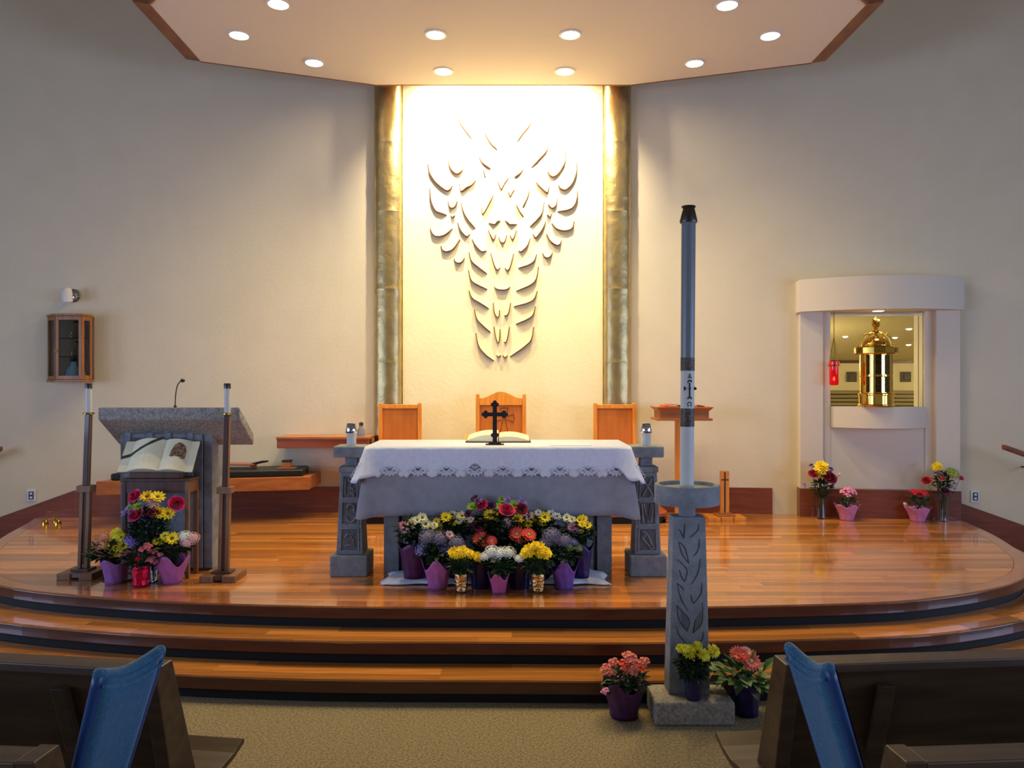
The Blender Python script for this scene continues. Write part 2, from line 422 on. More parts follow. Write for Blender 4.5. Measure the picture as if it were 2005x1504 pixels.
# baseboards
def wall_strip(x0, x1, z0f, z1f, d0, d1, n=24):
    mb = MB()
    for i in range(n):
        a = x0+(x1-x0)*i/n; b = x0+(x1-x0)*(i+1)/n
        mb.hexa([(a, wallY(a)-d1, z0f(a)), (b, wallY(b)-d1, z0f(b)), (b, wallY(b)-d0, z0f(b)), (a, wallY(a)-d0, z0f(a))],
                [(a, wallY(a)-d1, z1f(a)), (b, wallY(b)-d1, z1f(b)), (b, wallY(b)-d0, z1f(b)), (a, wallY(a)-d0, z1f(a))])
    return mb
struct('baseboard_back', wall_strip(-4.93, 3.0, lambda x: P, lambda x: P+0.30, -0.01, 0.022, 30), 'base')
struct('trim_1', wall_strip(-8.3, -4.93, lambda x: max(0.0, P-0.6-0.37*(-4.93-x)), lambda x: max(0.08, P+0.30-0.37*(-4.93-x)), -0.01, 0.024, 16), 'base')
struct('trim_2', wall_strip(4.95, 8.3, lambda x: max(0.0, P-0.6-0.37*(x-4.95)), lambda x: max(0.08, P+0.19-0.36*(x-4.95)), -0.01, 0.024, 16), 'base')

# predella behind the altar where the chairs stand
pre = [(-1.72, 8.93), (-1.72, 8.30)]+[(-1.72+0.12*(1-math.cos(a)), 8.30-0.12*math.sin(a)) for a in (PI/6, PI/3, PI/2)]+[(1.48, 8.18)]+[(1.48+0.22*math.sin(a), 8.40-0.22*math.cos(a)) for a in (PI/8, PI/4, 3*PI/8, PI/2)]+[(1.70, 8.93)]
pv = [Vector(p) for p in pre]
mb = MB(); mb.prism([(p.x, p.y, P) for p in offset(pv, -0.03)], (0, 0, 0.075))
pd = struct('step', mb, 'kick')
mb = MB(); mb.prism([(p.x, p.y, P+0.075) for p in pv], (0, 0, 0.035)); mb.build('nosing', 'redwood', pd, bevel=0.004)
PZ = P+0.11

# central panel with gold foil columns
panel = struct('wall_panel', MB().box(-1.275, 1.06, 8.94, 9.0, P, 5.75), 'panel')
for (xa, xb, xm, lab) in ((-1.612, -1.277, -1.43, 'crinkled gold foil column left of the white relief panel'), (1.062, 1.393, 1.22, 'crinkled gold foil column right of the white relief panel')):
    t = thing('gold_column', lab, 'column', ((xa+xb)/2, 8.95, PZ))
    def prof(u, xa=xa, xb=xb, xm=xm):
        hw = (xb-xa)/2; mx = (xa+xb)/2; pts = [(mx-hw*math.cos(PI*q/12), 8.985-0.16*math.sin(PI*q/12)**0.6) for q in range(13)]
        f = u*(len(pts)-1); i = min(int(f), len(pts)-2); a, b = pts[i], pts[i+1]; q = f-i
        return a[0]+(b[0]-a[0])*q, a[1]+(b[1]-a[1])*q
    zs = [PZ, 1.35, 2.2, 3.05, 3.95, 4.75, 5.75]
    for z0, z1 in zip(zs[:-1], zs[1:]):
        mb = MB()
        rr = random.Random(int(z0*100)+(1 if xa > 0 else 0))
        NZ = 26; NU = 16
        disp = {}
        def fn(u, v):
            x, yv = prof(u); z = z0+(z1-z0)*v
            key = (round(u*NU), round(v*NZ))
            e = min(1, abs(u-0.5)*2.2)
            d = disp.setdefault(key, rr.uniform(-1, 1)*0.006*e*e+0.004*math.sin(z*23+u*9)*e)
            if v in (0, 1): d += 0.004
            return (x, yv-d, z)
        mb.grid(fn, NU, NZ)
        mb.build('foil_sheet', 'gold', t, smooth=True)
    MB().box(xa+0.02, xb-0.02, 8.9, 8.985, PZ, 5.74).build('core_board', 'walnut', t)

# relief of feather-like ridges on the panel
RELIEF1 = [[(560,290),(590,360),(630,420),(692,500)],[(820,445),(850,510),(885,560),(935,603)],[(1268,335),(1240,390),(1190,450),(1135,525)],
[(1432,540),(1415,610),(1360,675),(1268,772)],[(1593,620),(1580,730),(1530,820),(1480,860),(1440,850),(1415,805)],[(1698,720),(1690,830),(1650,930),(1590,985),(1540,975),(1518,938)],
[(278,735),(300,830),(360,920),(450,990),(490,985),(517,940)],[(467,675),(485,760),(520,815),(560,835),(590,820),(617,785)],[(763,660),(780,710),(820,750),(875,785)],
[(803,797),(812,830),(822,865)],[(1187,787),(1165,825),(1105,868)],[(575,925),(595,1000),(650,965),(700,940),(738,888)],[(943,903),(975,985),(1010,930),(1052,868)],
[(1305,908),(1340,955),(1410,1015),(1425,990),(1437,945)],[(1040,998),(1062,1050),(1085,1015),(1107,978)],[(903,1035),(870,1110),(803,1220),(787,1150)],[(1250,990),(1230,1060),(1185,1150)],
[(1118,1122),(1145,1185),(1185,1240)],[(295,968),(310,1090),(350,1180),(400,1205),(458,1225)],[(467,1087),(485,1145),(515,1160),(545,1140),(563,1087)],[(592,1100),(615,1190),(660,1270),(728,1350)],
[(495,1225),(515,1250),(540,1225)],[(1388,1100),(1370,1200),(1320,1270),(1253,1335)],[(1515,1065),(1500,1130),(1465,1160),(1435,1145),(1422,1115)],[(1412,1215),(1437,1245),(1458,1212)],
[(1705,990),(1695,1080),(1660,1150),(1600,1180),(1512,1190)],[(1672,1280),(1650,1350),(1580,1375),(1500,1355),(1455,1300)],[(300,1350),(330,1410),(380,1430),(450,1410),(517,1350)],
[(560,1290),(590,1370),(650,1430),(682,1400)],[(1405,1280),(1370,1360),(1305,1440),(1275,1400)],[(855,1300),(915,1315),(940,1290),(970,1277)],[(1010,1275),(1040,1300),(1060,1315),(1127,1313)],
[(852,1365),(880,1430),(910,1460),(928,1405)],[(1125,1365),(1105,1430),(1080,1460),(1057,1410)],[(950,1430),(965,1475),(990,1490),(1015,1475),(1032,1410)]]
RELIEF2 = [[(400,250),(425,300),(470,310),(530,280),(588,190)],[(525,372),(545,410),(580,420),(610,405),(632,365)],[(697,187),(730,250),(790,310),(840,300)],[(1255,180),(1230,250),(1170,310),(1140,302)],
[(1405,140),(1440,210),(1500,250),(1535,240),(1552,200)],[(1367,320),(1385,360),(1415,370),(1445,355),(1467,315)],[(667,310),(695,400),(760,460),(840,520)],[(1317,330),(1290,400),(1230,440),(1140,467)],
[(875,320),(905,430),(940,485),(968,458)],[(1098,325),(1070,440),(1040,490),(1008,462)],[(662,480),(690,580),(750,625),(843,668)],[(1335,450),(1310,570),(1250,630),(1120,685)],
[(910,640),(930,665),(990,675),(1040,665),(1062,640)],[(667,675),(700,750),(770,795),(857,850)],[(1322,680),(1290,760),(1220,800),(1097,832)],[(898,790),(910,890),(940,935),(958,920),(965,860)],
[(1070,790),(1050,890),(1020,920),(1005,910)],[(718,855),(745,950),(800,1010),(873,1075)],[(1305,825),(1280,910),(1220,955),(1118,998)],[(905,1020),(925,1130),(945,1175),(962,1150),(970,1040)],
[(1058,1020),(1040,1130),(1018,1175),(1002,1160)],[(733,1080),(760,1200),(820,1280),(905,1345)],[(1288,1020),(1265,1140),(1200,1210),(1065,1305)],[(930,1290),(950,1310),(975,1290)],[(992,1290),(1012,1318),(1037,1292)]]
rel = thing('wall_relief', 'white plaster relief of curved feather-like ridges on the bright panel', 'relief', (-0.1, 8.94, 1.95))
YP = 8.94
for lst, oy in ((RELIEF1, 170), (RELIEF2, 430)):
    for st in lst:
        pts = [W(780+u/4.851, oy+v/4.851, YP) for u, v in st]
        pts = [Vector((p.x, 0, p.z)) for p in pts]
        cur = catmull([(p.x, p.z, 0) for p in pts], 5)
        n = len(cur); up = 0.07 if oy == 430 else 0.05
        mb = MB(); vs = []
        for i, p in enumerate(cur):
            t = i/(n-1); e = min(1.0, 0.15+1.6*math.sin(PI*min(max(t, 0.0), 1.0)))
            dep = 0.038*e
            x, z = p[0], p[1]
            tg = (cur[min(i+1, n-1)]-cur[max(i-1, 0)]).normalized(); nx, nz = -tg.y, tg.x
            if nz < 0: nx, nz = -nx, -nz
            vs += [(x+nx*o_, YP-dd, z+nz*o_) for o_, dd in ((0.013, -0.003), (0.012, dep*0.5), (0.010, dep), (0, dep), (-0.002, -0.003))]
        fs = []
        for i in range(n-1):
            for j in range(4): fs.append((i*5+j, i*5+j+1, (i+1)*5+j+1, (i+1)*5+j))
            fs.append((i*5+4, i*5, (i+1)*5, (i+1)*5+4))
        fs += [(4, 3, 2, 1, 0), tuple((n-1)*5+j for j in range(5))]
        mb.add(vs, fs)
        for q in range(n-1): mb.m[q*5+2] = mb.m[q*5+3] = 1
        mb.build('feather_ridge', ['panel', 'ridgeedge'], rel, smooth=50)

# wall washers in the slot between canopy and panel
for x in (-0.7, -0.1, 0.5):
    light('wall_washer', 'SPOT', (x, 8.68, 5.52), 150, (1.0, 0.84, 0.56), (math.radians(10), 0, 0), spot_size=math.radians(165), spot_blend=0.6, shadow_soft_size=0.03)

# ---------------------------------------------------------------- canopy
def cp(px, py):
    Y = FPX*(CZ-H)/(752-py); return Vector(((px-1002.5)*Y/FPX, Y))
oct_ = [cp(735, 166), cp(393, 120), cp(293, 8), Vector((-2.2, 5.75)), Vector((2.1, 5.75)), cp(1697, 8), cp(1588, 123), cp(1236, 166)]
mb = MB(); mb.prism([(p.x, p.y, CZ) for p in oct_], (0, 0, 0.25))
canopy = struct('ceiling_canopy', mb, 'soffit')
def fasc(a, b, out, up, lip=0.0):
    d = (b-a).normalized(); nrm = Vector((d.y, -d.x))
    mid = (a+b)/2; c = Vector((-0.05, 7.3))
    if (mid-c).dot(nrm) < 0: nrm = -nrm
    q = nrm*out
    return MB().hexa([(a.x, a.y, CZ-lip), (b.x, b.y, CZ-lip), (b.x+nrm.x*0.02, b.y+nrm.y*0.02, CZ-lip), (a.x+nrm.x*0.02, a.y+nrm.y*0.02, CZ-lip)] if not out else
                     [(a.x, a.y, CZ-lip), (b.x, b.y, CZ-lip), (b.x+q.x, b.y+q.y, CZ+up), (a.x+q.x, a.y+q.y, CZ+up)],
                     [(a.x, a.y, CZ+0.3), (b.x, b.y, CZ+0.3), (b.x+(q.x if out else nrm.x*0.02), b.y+(q.y if out else nrm.y*0.02), CZ+0.3), (a.x+(q.x if out else nrm.x*0.02), a.y+(q.y if out else nrm.y*0.02), CZ+0.3)])
N8 = len(oct_)
for i in range(N8):
    a, b = oct_[i], oct_[(i+1) % N8]
    side = i in (1, 5)
    fasc(a, b, 0.15 if side else 0.0, 0.02, 0.012 if i in (2, 3, 4) else 0.004).build('fascia_board', 'fascia', canopy)
for (x, y) in ((-2.2, 7.2), (2.1, 7.2)):
    MB().lathe([(0.02, CZ+0.25), (0.02, 2.8+(y+9)*0.2609+0.02)], (x, y, 0), 8).build('hanger_rod', 'whitemetal', canopy)
LAMPS = [((545,7),'front left'),((1424,9),'front right'),((468,68),'far left of the middle row'),((853,67),'second from left in the middle row'),((1117,67),'third from left in the middle row'),((1508,69),'far right of the middle row'),
         ((615,122),'left end of the back row'),((868,139),'above the left half of the white panel'),((1106,139),'above the right half of the white panel'),((1360,123),'right end of the back row')]
LABS = ['glowing downlight at the canopy\'s top left, cut by the frame', 'glowing downlight at the canopy\'s top right, cut by the frame',
        'glowing recessed downlight nearest the canopy\'s left wooden edge', 'glowing recessed downlight left of centre, nearer the viewer than its rear neighbour',
        'glowing recessed downlight right of centre, nearer the viewer than its rear neighbour', 'glowing recessed downlight nearest the canopy\'s right wooden edge',
        'glowing recessed downlight near the canopy\'s rear left slanted edge', 'glowing recessed downlight by the rear edge above the panel\'s left half',
        'glowing recessed downlight by the rear edge above the panel\'s right half', 'glowing recessed downlight near the canopy\'s rear right slanted edge']
def downlight(x, y, z, label, energy, r=0.088, tilt=0, cone=125, color=WARM):
    t = thing('ceiling_light', label, 'light', (x, y, z), 'recessed canopy downlights')
    MB().lathe([(r*1.25, 0), (r*1.25, -0.008), (r, -0.012), (r, 0)], (x, y, z), 20, False).build('trim_ring', 'whitemetal', t)
    MB().lathe([(r, -0.004), (r*0.8, -0.010), (r*0.3, -0.014)], (x, y, z), 20).build('lamp_lens', 'lampon', t)
    light('downlight_beam', 'SPOT', (x, y, z-0.03), energy, color, (math.radians(tilt), 0, 0), t, spot_size=math.radians(cone), spot_blend=1.0, shadow_soft_size=0.05)
    return t
for ((px, py), _), lab in zip(LAMPS, LABS):
    p = cp(px, py)
    if py == 139: downlight(p.x, p.y, CZ, lab, 600, tilt=40, cone=104, color=(1.0, 0.84, 0.55))
    elif py in (122, 123): downlight(p.x, p.y, CZ, lab, 85, tilt=-12, cone=105)
    else: downlight(p.x, p.y, CZ, lab, 115)
for (x, y), lab in zip(((-0.75, 6.35), (0.68, 6.35), (-1.5, 6.0), (1.42, 6.0)), ('inner left', 'inner right', 'outer left', 'outer right')):
    downlight(x, y, CZ, lab+' unseen downlight added at the canopy front to light the carpet', 120)  # unseen front row, added to brighten the carpet

# ---------------------------------------------------------------- altar
AXc, AH, AF, AB, AT = -0.107, 1.005, 5.85, 6.55, 1.470
alt = thing('altar', 'grey cast stone altar block half hidden under the draped cloths', 'altar', (AXc, 6.2, P))
MB().box(-1.08, 0.87, AF+0.03, AB-0.03, AT-0.13, AT-0.0085).build('mensa_slab', 'stone', alt, bevel=0.006)
MB().box(-0.885, 0.665, 6.10, 6.44, P, AT-0.13).build('core', 'stone', alt)
MB().box(-0.865, 0.645, 6.075, 6.10, P+0.0, AT-0.13).build('front_panel', 'stone', alt, bevel=0.004)
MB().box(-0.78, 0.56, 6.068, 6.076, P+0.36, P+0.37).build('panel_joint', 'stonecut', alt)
for xa, xb in ((-1.015, -0.895), (0.672, 0.79)):
    MB().box(xa, xb, 6.06, 6.46, P, AT-0.13).build('end_pier', 'stone', alt, bevel=0.006)

def drape(name, m, lab, drop, flare, waves, scallop, zt, hang, parent=None):
    """cloth over the altar top hanging on the front and both ends"""
    xl, xr = AXc-AH-hang, AXc+AH+hang; yf, yb = AF-hang, AB+hang
    path = []                                     # (x, y, nx, ny, corner weight, along-front px)
    NF = 150; NS = 30; NC = 12; R = 0.03
    for i in range(NS+1):
        t = i/NS; path.append((xl, yb+(yf+R-yb)*t, -1, 0, max(0, 1-(1-t)*4)**2*0.6))
    for i in range(1, NC):
        a = PI/2*i/NC; path.append((xl+R-R*math.cos(a), yf+R-R*math.sin(a), -math.cos(a), -math.sin(a), 0.6+0.4*math.sin(2*a)))
    for i in range(NF+1):
        t = i/NF; path.append((xl+R+(xr-xl-2*R)*t, yf, 0, -1, (max(0, 1-t*14)**2+max(0, 1-(1-t)*14)**2)*0.6))
    for i in range(1, NC):
        a = PI/2*i/NC; path.append((xr-R+R*math.sin(a), yf+R-R*math.cos(a), math.sin(a), -math.cos(a), 0.6+0.4*math.sin(2*a)))
    for i in range(NS+1):
        t = i/NS; path.append((xr, yf+R+(yb-yf-R)*t, 1, 0, max(0, 1-t*4)**2*0.6))
    NV = 10; vs = []; fs = []; n = len(path)
    s = 0.0; prev = path[0]
    for j in range(NV+1):
        v = j/NV; s = 0; prev = path[0]
        for i, (x, y, nx, ny, cw) in enumerate(path):
            s += math.hypot(x-prev[0], y-prev[1]); prev = (x, y)
            d = drop(x, y, s, cw, nx)
            out = flare*cw*v**1.2+waves(s)*v*(1-cw)+0.006*math.sin(min(1, v*5)*PI/2)
            if nx*nx > 0.9: out = min(out, 0.016+flare*cw*v**1.2)
            vs.append((x+nx*out, y+ny*out, zt-v*d))
    for j in range(NV):
        for i in range(n-1): fs.append((j*n+i, j*n+i+1, (j+1)*n+i+1, (j+1)*n+i))
    mb = MB(); mb.add(vs, fs)
    top = [(x, y, zt) for x, y, *_ in path]
    # rounded top sheet
    mb.add(top, [tuple(range(len(top)))])
    return mb
und = drape('under', 'under', '', lambda x, y, s, cw, nx: 0.52+0.02*cw, 0.085, lambda s: 0.008*math.sin(s*9.0)+0.006*math.sin(s*21+1), None, AT-0.004, 0.006)
o = und.build('under_cloth', 'under', None, smooth=60, solid=0.002)
tag(o, 'plain grey under cloth hanging below the lace-edged white altar cloth', 'cloth')
FAN0, FANP = (764-1002.5)*AF/FPX, 55.3*AF/FPX
def top_drop(x, y, s, cw, nx):
    if abs(nx) < 0.5:
        q = ((x-FAN0)/FANP+0.5) % 1.0-0.5          # 0 at a fan
        base = 0.158+0.072*min(1, (abs(q)/0.36)**1.6) if abs(q) < 0.36 else 0.230+0.006*math.cos(q*60)
        if x < FAN0-0.5*FANP or x > FAN0+8.5*FANP: base = 0.215
        return base+0.02*cw
    return 0.235+0.03*cw+0.012*abs(math.sin(s*22))
tc = drape('top', 'cloth', '', top_drop, 0.12, lambda s: 0.004*math.sin(s*7.0), None, AT+0.001, 0.012)
altar_cloth = tc.build('altar_cloth', 'cloth', None, smooth=60, solid=0.0025)
tag(altar_cloth, 'white linen altar cloth with scalloped lace edge along its front', 'cloth')
for k in range(9):
    cx = FAN0+k*FANP; cz = AT-0.165; yq = AF-0.028; mb = MB()
    for j in range(7):
        a = PI*(0.08+0.84*j/6); L = 0.052; wd = 0.011
        d = Vector((math.cos(a)*1.35, 0, -math.sin(a))); q = Vector((d.z, 0, -d.x)).normalized()
        c = Vector((cx, yq, cz)); e = c+d*L
        mb.add([c+d*0.010, c+d*L*0.6+q*wd, e+q*wd*0.7, e+d*0.008, e-q*wd*0.7, c+d*L*0.6-q*wd], [(0, 1, 2, 3, 4, 5)])
    ringp = [Vector((cx+math.cos(PI*i/14)*0.062, yq, cz-math.sin(PI*i/14)*0.045)) for i in range(15)]
    mb.tube(ringp, 0.0035, 4)
    mb.tube([Vector((cx-0.02, yq, cz+0.02)), Vector((cx, yq, cz+0.004)), Vector((cx+0.02, yq, cz+0.02))], 0.004, 4)
    mb.build('lace_fan', 'lace', altar_cloth)
for sx in (-1, 1):                                   # openwork lace points on the end corners
    mb = MB(); bx = AXc+sx*(AH+0.04); by = AF-0.045
    for j in range(5):
        c = Vector((bx+sx*0.014*j, by-0.006, AT-0.13-0.022*j))
        mb.lathe([(0.012, -0.002), (0.016, 0), (0.012, 0.002)], c, 8, False, Matrix.Rotation(PI/2, 4, 'X'))
    mb.build('lace_eyelet', 'lace', altar_cloth)

# candle pedestals
def pedestal(xc, glyph, lab):
    yc = 6.10; t = thing('candle_pedestal', lab, 'pedestal', (xc, yc, P), 'stone candle pedestals beside the altar')
    mb = MB().box(xc-0.145, xc+0.145, yc-0.15, yc+0.15, P, P+0.165); mb.build('base_block', 'stone', t, bevel=0.012)
    def tap(a0, a1, z0, z1, m='stone', nm='shaft', bev=0.006):
        return MB().hexa([(xc-a0, yc-a0, z0), (xc+a0, yc-a0, z0), (xc+a0, yc+a0, z0), (xc-a0, yc+a0, z0)],
                         [(xc-a1, yc-a1, z1), (xc+a1, yc-a1, z1), (xc+a1, yc+a1, z1), (xc-a1, yc+a1, z1)]).build(nm, m, t, bevel=bev)
    z0, z1 = P+0.165, 1.255
    tap(0.105, 0.078, z0, z1)
    tap(0.088, 0.088, z1, z1+0.045, nm='collar'); tap(0.048, 0.048, z1+0.045, 1.375, nm='neck'); tap(0.125, 0.125, 1.375, 1.462, nm='top_slab', bev=0.01)
    # three carved fields on the front: recess shade as darker stone, raised frame, raised sign
    def face(u, z, dy):                               # point on the sloping front face
        a = 0.105+(0.078-0.105)*(z-z0)/(z1-z0); return Vector((xc+u*a, yc-a-dy, z))
    for k in range(3):
        za, zb = z0+0.035+k*0.205, z0+0.035+k*0.205+0.165
        pl = MB().prism([face(-0.66, za, 0.0005), face(0.66, za, 0.0005), face(0.66, zb, 0.0005), face(-0.66, zb, 0.0005)], (0, -0.0015, 0)).build('carved_field_shade', 'stonedark', t)
        fr = MB()
        for (ua, ub, va, vb) in ((-0.74, 0.74, -0.06, 0.0), (-0.74, 0.74, 1.0, 1.06), (-0.74, -0.64, 0, 1), (0.64, 0.74, 0, 1)):
            A = [face(ua, za+(zb-za)*va, 0), face(ub, za+(zb-za)*va, 0), face(ub, za+(zb-za)*vb, 0), face(ua, za+(zb-za)*vb, 0)]
            fr.prism(A, (0, -0.008, 0))
        fr.build('field_frame', 'stone', pl)
        g = MB()
        for line in glyph[k]:
            pts = [face(u, za+(zb-za)*v, 0.006) for u, v in line]
            g.tube(pts, 0.0085, 4)
        g.build('carved_sign', 'stone', pl)
    return t
arc = lambda cx, cy, rx, ry, a0, a1, n=8: [(cx+rx*math.cos(math.radians(a0+(a1-a0)*i/n)), cy+ry*math.sin(math.radians(a0+(a1-a0)*i/n))) for i in range(n+1)]
fish = [arc(0.55, 0.15, 1.15, 0.62, 175, 118, 6)]
fish = [[(-0.4, 0.88), (-0.42, 0.6), (-0.2, 0.38), (0.1, 0.2), (0.2, 0.05), (0.5, 0.15), (0.3, 0.28), (0.12, 0.55), (-0.1, 0.8), (-0.4, 0.88)], arc(-0.22, 0.68, 0.06, 0.05, 0, 360)]
pedestal(-1.272, [[[(-0.4, 0.2), (0.1, 0.25), (0.35, 0.15), (0.3, 0.5), (0.05, 0.55), (0.35, 0.8), (0.0, 0.72)], [(-0.35, 0.6), (-0.1, 0.8)]], [arc(0.1, 0.72, 0.32, 0.2, -30, 200), arc(0.1, 0.28, 0.32, 0.2, -200, 30), [(0.35, 0.6), (0.35, 0.72)]],
                   [[(-0.45, 0.15), (-0.45, 0.85)], [(-0.2, 0.85), (0.2, 0.7), (0.0, 0.5), (0.35, 0.4)], [(-0.1, 0.2), (0.35, 0.2), (0.4, 0.05)]]], 'grey stone candle pedestal with carved fields, left of the altar')
pedestal(1.062, [fish, [[(-0.5, 0.95), (-0.35, 0.05)], [(-0.35, 0.95), (0.02, 0.1), (0.35, 0.95)], [(0.0, 0.15), (0.1, 0.05)], [(0.5, 0.95), (0.28, 0.05)]], [[(-0.45, 0.9), (0.45, 0.08)], [(0.45, 0.9), (-0.45, 0.08)], [(-0.5, 0.9), (-0.2, 0.95)], [(0.2, 0.05), (0.5, 0.05)]]],
         'grey stone candle pedestal carved with a cross-shaped letter and a fish')
def altar_candle(xc, lab):
    t = thing('altar_candle', lab, 'candle', (xc, 6.07, 1.462), 'altar candles')
    MB().lathe([(0.037, 1.462), (0.037, 1.565), (0.034, 1.568)], (xc, 6.07, 0), 20).build('wax', 'candle', t, smooth=40)
    MB().lathe([(0.045, 1.562), (0.047, 1.568), (0.036, 1.635), (0.032, 1.640), (0.012, 1.640)], (xc, 6.07, 0), 20).build('follower_cap', 'chrome', t, smooth=40)
altar_candle(-1.272, 'short white candle with metal cap on the left stone pedestal')
altar_candle(1.062, 'short white candle with metal cap on the right stone pedestal')

# altar cross
ax, ay, az = -0.135, 6.02, AT+0.0035
t = thing('altar_cross', 'dark budded cross on a stepped base standing on the altar', 'cross', (ax, ay, az))
MB().box(ax-0.072, ax+0.072, ay-0.045, ay+0.045, az, az+0.008).build('foot_plate', 'iron', t, bevel=0.002)
MB().box(ax-0.048, ax+0.048, ay-0.032, ay+0.032, az+0.008, az+0.024).build('foot_step', 'iron', t, bevel=0.003)
mb = MB(); z0 = az+0.024
mb.box(ax-0.017, ax+0.017, ay-0.009, ay+0.009, z0, z0+0.30); mb.box(ax-0.075, ax+0.075, ay-0.0085, ay+0.0085, z0+0.198, z0+0.230)
def bud(cx, cz, dx, dz):
    for (ox, oz) in ((dx*0.014, dz*0.014), (dz*0.016-dx*0.004, dx*0.016-dz*0.004), (-dz*0.016-dx*0.004, -dx*0.016-dz*0.004)):
        mb.lathe([(0.002, -0.011), (0.0165, -0.008), (0.0165, 0.008), (0.002, 0.011)], (cx+ox, ay, cz+oz), 10, True, Matrix.Rotation(PI/2, 4, 'X'))
bud(ax, z0+0.295, 0, 1); bud(ax-0.076, z0+0.214, -1, 0); bud(ax+0.076, z0+0.214, 1, 0); bud(ax, z0+0.055, 0, 1)
mb.build('cross', 'iron', t, bevel=0.002)

# open missal on the altar
bx, by, bz = -0.11, 6.33, AT+0.0035
t = thing('missal', 'open cream-paged missal lying on the altar behind the dark cross', 'book', (bx, by, bz))
MB().box(bx-0.27, bx+0.265, by-0.10, by+0.17, bz, bz+0.008).build('cover', 'cover', t, bevel=0.003)
def pages(x0, x1, h0, h1, y0, y1, zb, nm, m='page'):
    mb = MB(); N = 12
    def top(u): return h0+(h1-h0)*u+0.018*math.sin(PI*u)
    for i in range(N):
        a, b = i/N, (i+1)/N
        mb.hexa([(x0+(x1-x0)*a, y0, zb), (x0+(x1-x0)*b, y0, zb), (x0+(x1-x0)*b, y1, zb), (x0+(x1-x0)*a, y1, zb)],
                [(x0+(x1-x0)*a, y0, zb+top(a)), (x0+(x1-x0)*b, y0, zb+top(b)), (x0+(x1-x0)*b, y1, zb+top(b)+0.025), (x0+(x1-x0)*a, y1, zb+top(a)+0.025)])
    return mb.build(nm, m, t)
pages(bx-0.255, bx-0.005, 0.012, 0.052, by-0.09, by+0.16, bz+0.008, 'page_block')
pages(bx+0.005, bx+0.25, 0.034, 0.008, by-0.09, by+0.16, bz+0.008, 'page_block')
MB().tube([(bx-0.25, by+0.14, bz+0.055), (bx-0.275, by+0.12, bz+0.045), (bx-0.285, by+0.06, bz+0.012)], 0.012, 5, 0.25).build('gold_ribbon', 'goldribbon', t)['label'] = 'gold page ribbon'
o = MB().box(0.30, 0.62, 5.93, 6.12, AT+0.0035, AT+0.006).build('paper_sheet', 'cloth', None)
tag(o, 'thin white paper sheet lying on the altar\'s right end', 'paper')

# ---------------------------------------------------------------- chairs
def chair(xc, wd, zt, crest, lab):
    yb_ = 8.66; t = thing('sanctuary_chair', lab, 'chair', (xc, yb_, PZ), 'oak sanctuary chairs'); hw = wd/2; pw = 0.043
    for s in (-1, 1):
        x = xc+s*(hw-pw/2)
        MB().box(x-pw/2, x+pw/2, yb_, yb_+0.045, PZ, zt).build('post', 'chairwood', t, bevel=0.004)
        MB().box(x-pw/2, x+pw/2, yb_-0.47, yb_-0.43, PZ, PZ+0.63).build('leg', 'chairwood', t, bevel=0.004)
        MB().box(x-0.032, x+0.032, yb_-0.50, yb_, PZ+0.63, PZ+0.66).build('armrest', 'chairwood', t, bevel=0.006)
    if crest:
        pts = []; z0 = zt-0.125
        xs = [(-hw+pw)+(wd-2*pw)*i/24 for i in range(25)]
        for x in xs:
            q = abs(x)/(hw-pw); pts.append((xc+x, yb_+0.008, zt-0.045+0.075*(0.5+0.5*math.cos(PI*min(1, q*1.05)))))
        MB().prism([(xc-hw+pw, yb_+0.008, z0)]+[(xc+hw-pw, yb_+0.008, z0)]+pts[::-1], (0, 0.03, 0)).build('crest_rail', 'chairwood', t, bevel=0.003)
        ztop = z0
    else:
        MB().box(xc-hw+pw, xc+hw-pw, yb_+0.008, yb_+0.038, zt-0.062, zt-0.018).build('top_rail', 'chairwood', t, bevel=0.003); ztop = zt-0.062
    MB().box(xc-hw+pw, xc+hw-pw, yb_+0.02, yb_+0.032, PZ+0.5, ztop).build('back_panel', 'chairpanel', t)
    MB().box(xc-hw+pw, xc+hw-pw, yb_+0.008, yb_+0.038, PZ+0.44, PZ+0.5).build('lower_rail', 'chairwood', t, bevel=0.003)
    MB().box(xc-hw+0.02, xc+hw-0.02, yb_-0.47, yb_-0.002, PZ+0.40, PZ+0.46).build('seat', 'chairwood', t, bevel=0.012)
    if crest:                                            # carved cross outline on the back panel
        mb = MB(); cz = zt-0.27; y = yb_+0.018; cx = xc+0.035
        for k, a in enumerate((0, 90, 180, 270)):
            r = math.radians(a); d = Vector((math.cos(r), 0, math.sin(r))); q = Vector((-d.z, 0, d.x)); c = Vector((cx, y, cz)); L = 0.11 if a != 270 else 0.17
            o1 = [c+d*0.03+q*0.018, c+d*L+q*0.045, c+d*(L+0.006), c+d*L-q*0.045, c+d*0.03-q*0.018]
            mb.tube(o1, 0.0035, 4)
        mb.tube([Vector((cx+0.022*math.cos(2*PI*i/12), y, cz+0.022*math.sin(2*PI*i/12))) for i in range(13)], 0.003, 4)
        mb.build('carved_cross', 'carve', t)
chair(-1.267, 0.487, 1.735, False, 'square-backed oak chair left of the taller arched chair')
chair(-0.125, 0.570, 1.835, True, 'tall oak chair with arched crest behind the altar cross')
chair(1.165, 0.487, 1.735, False, 'square-backed oak chair right of the taller arched chair')

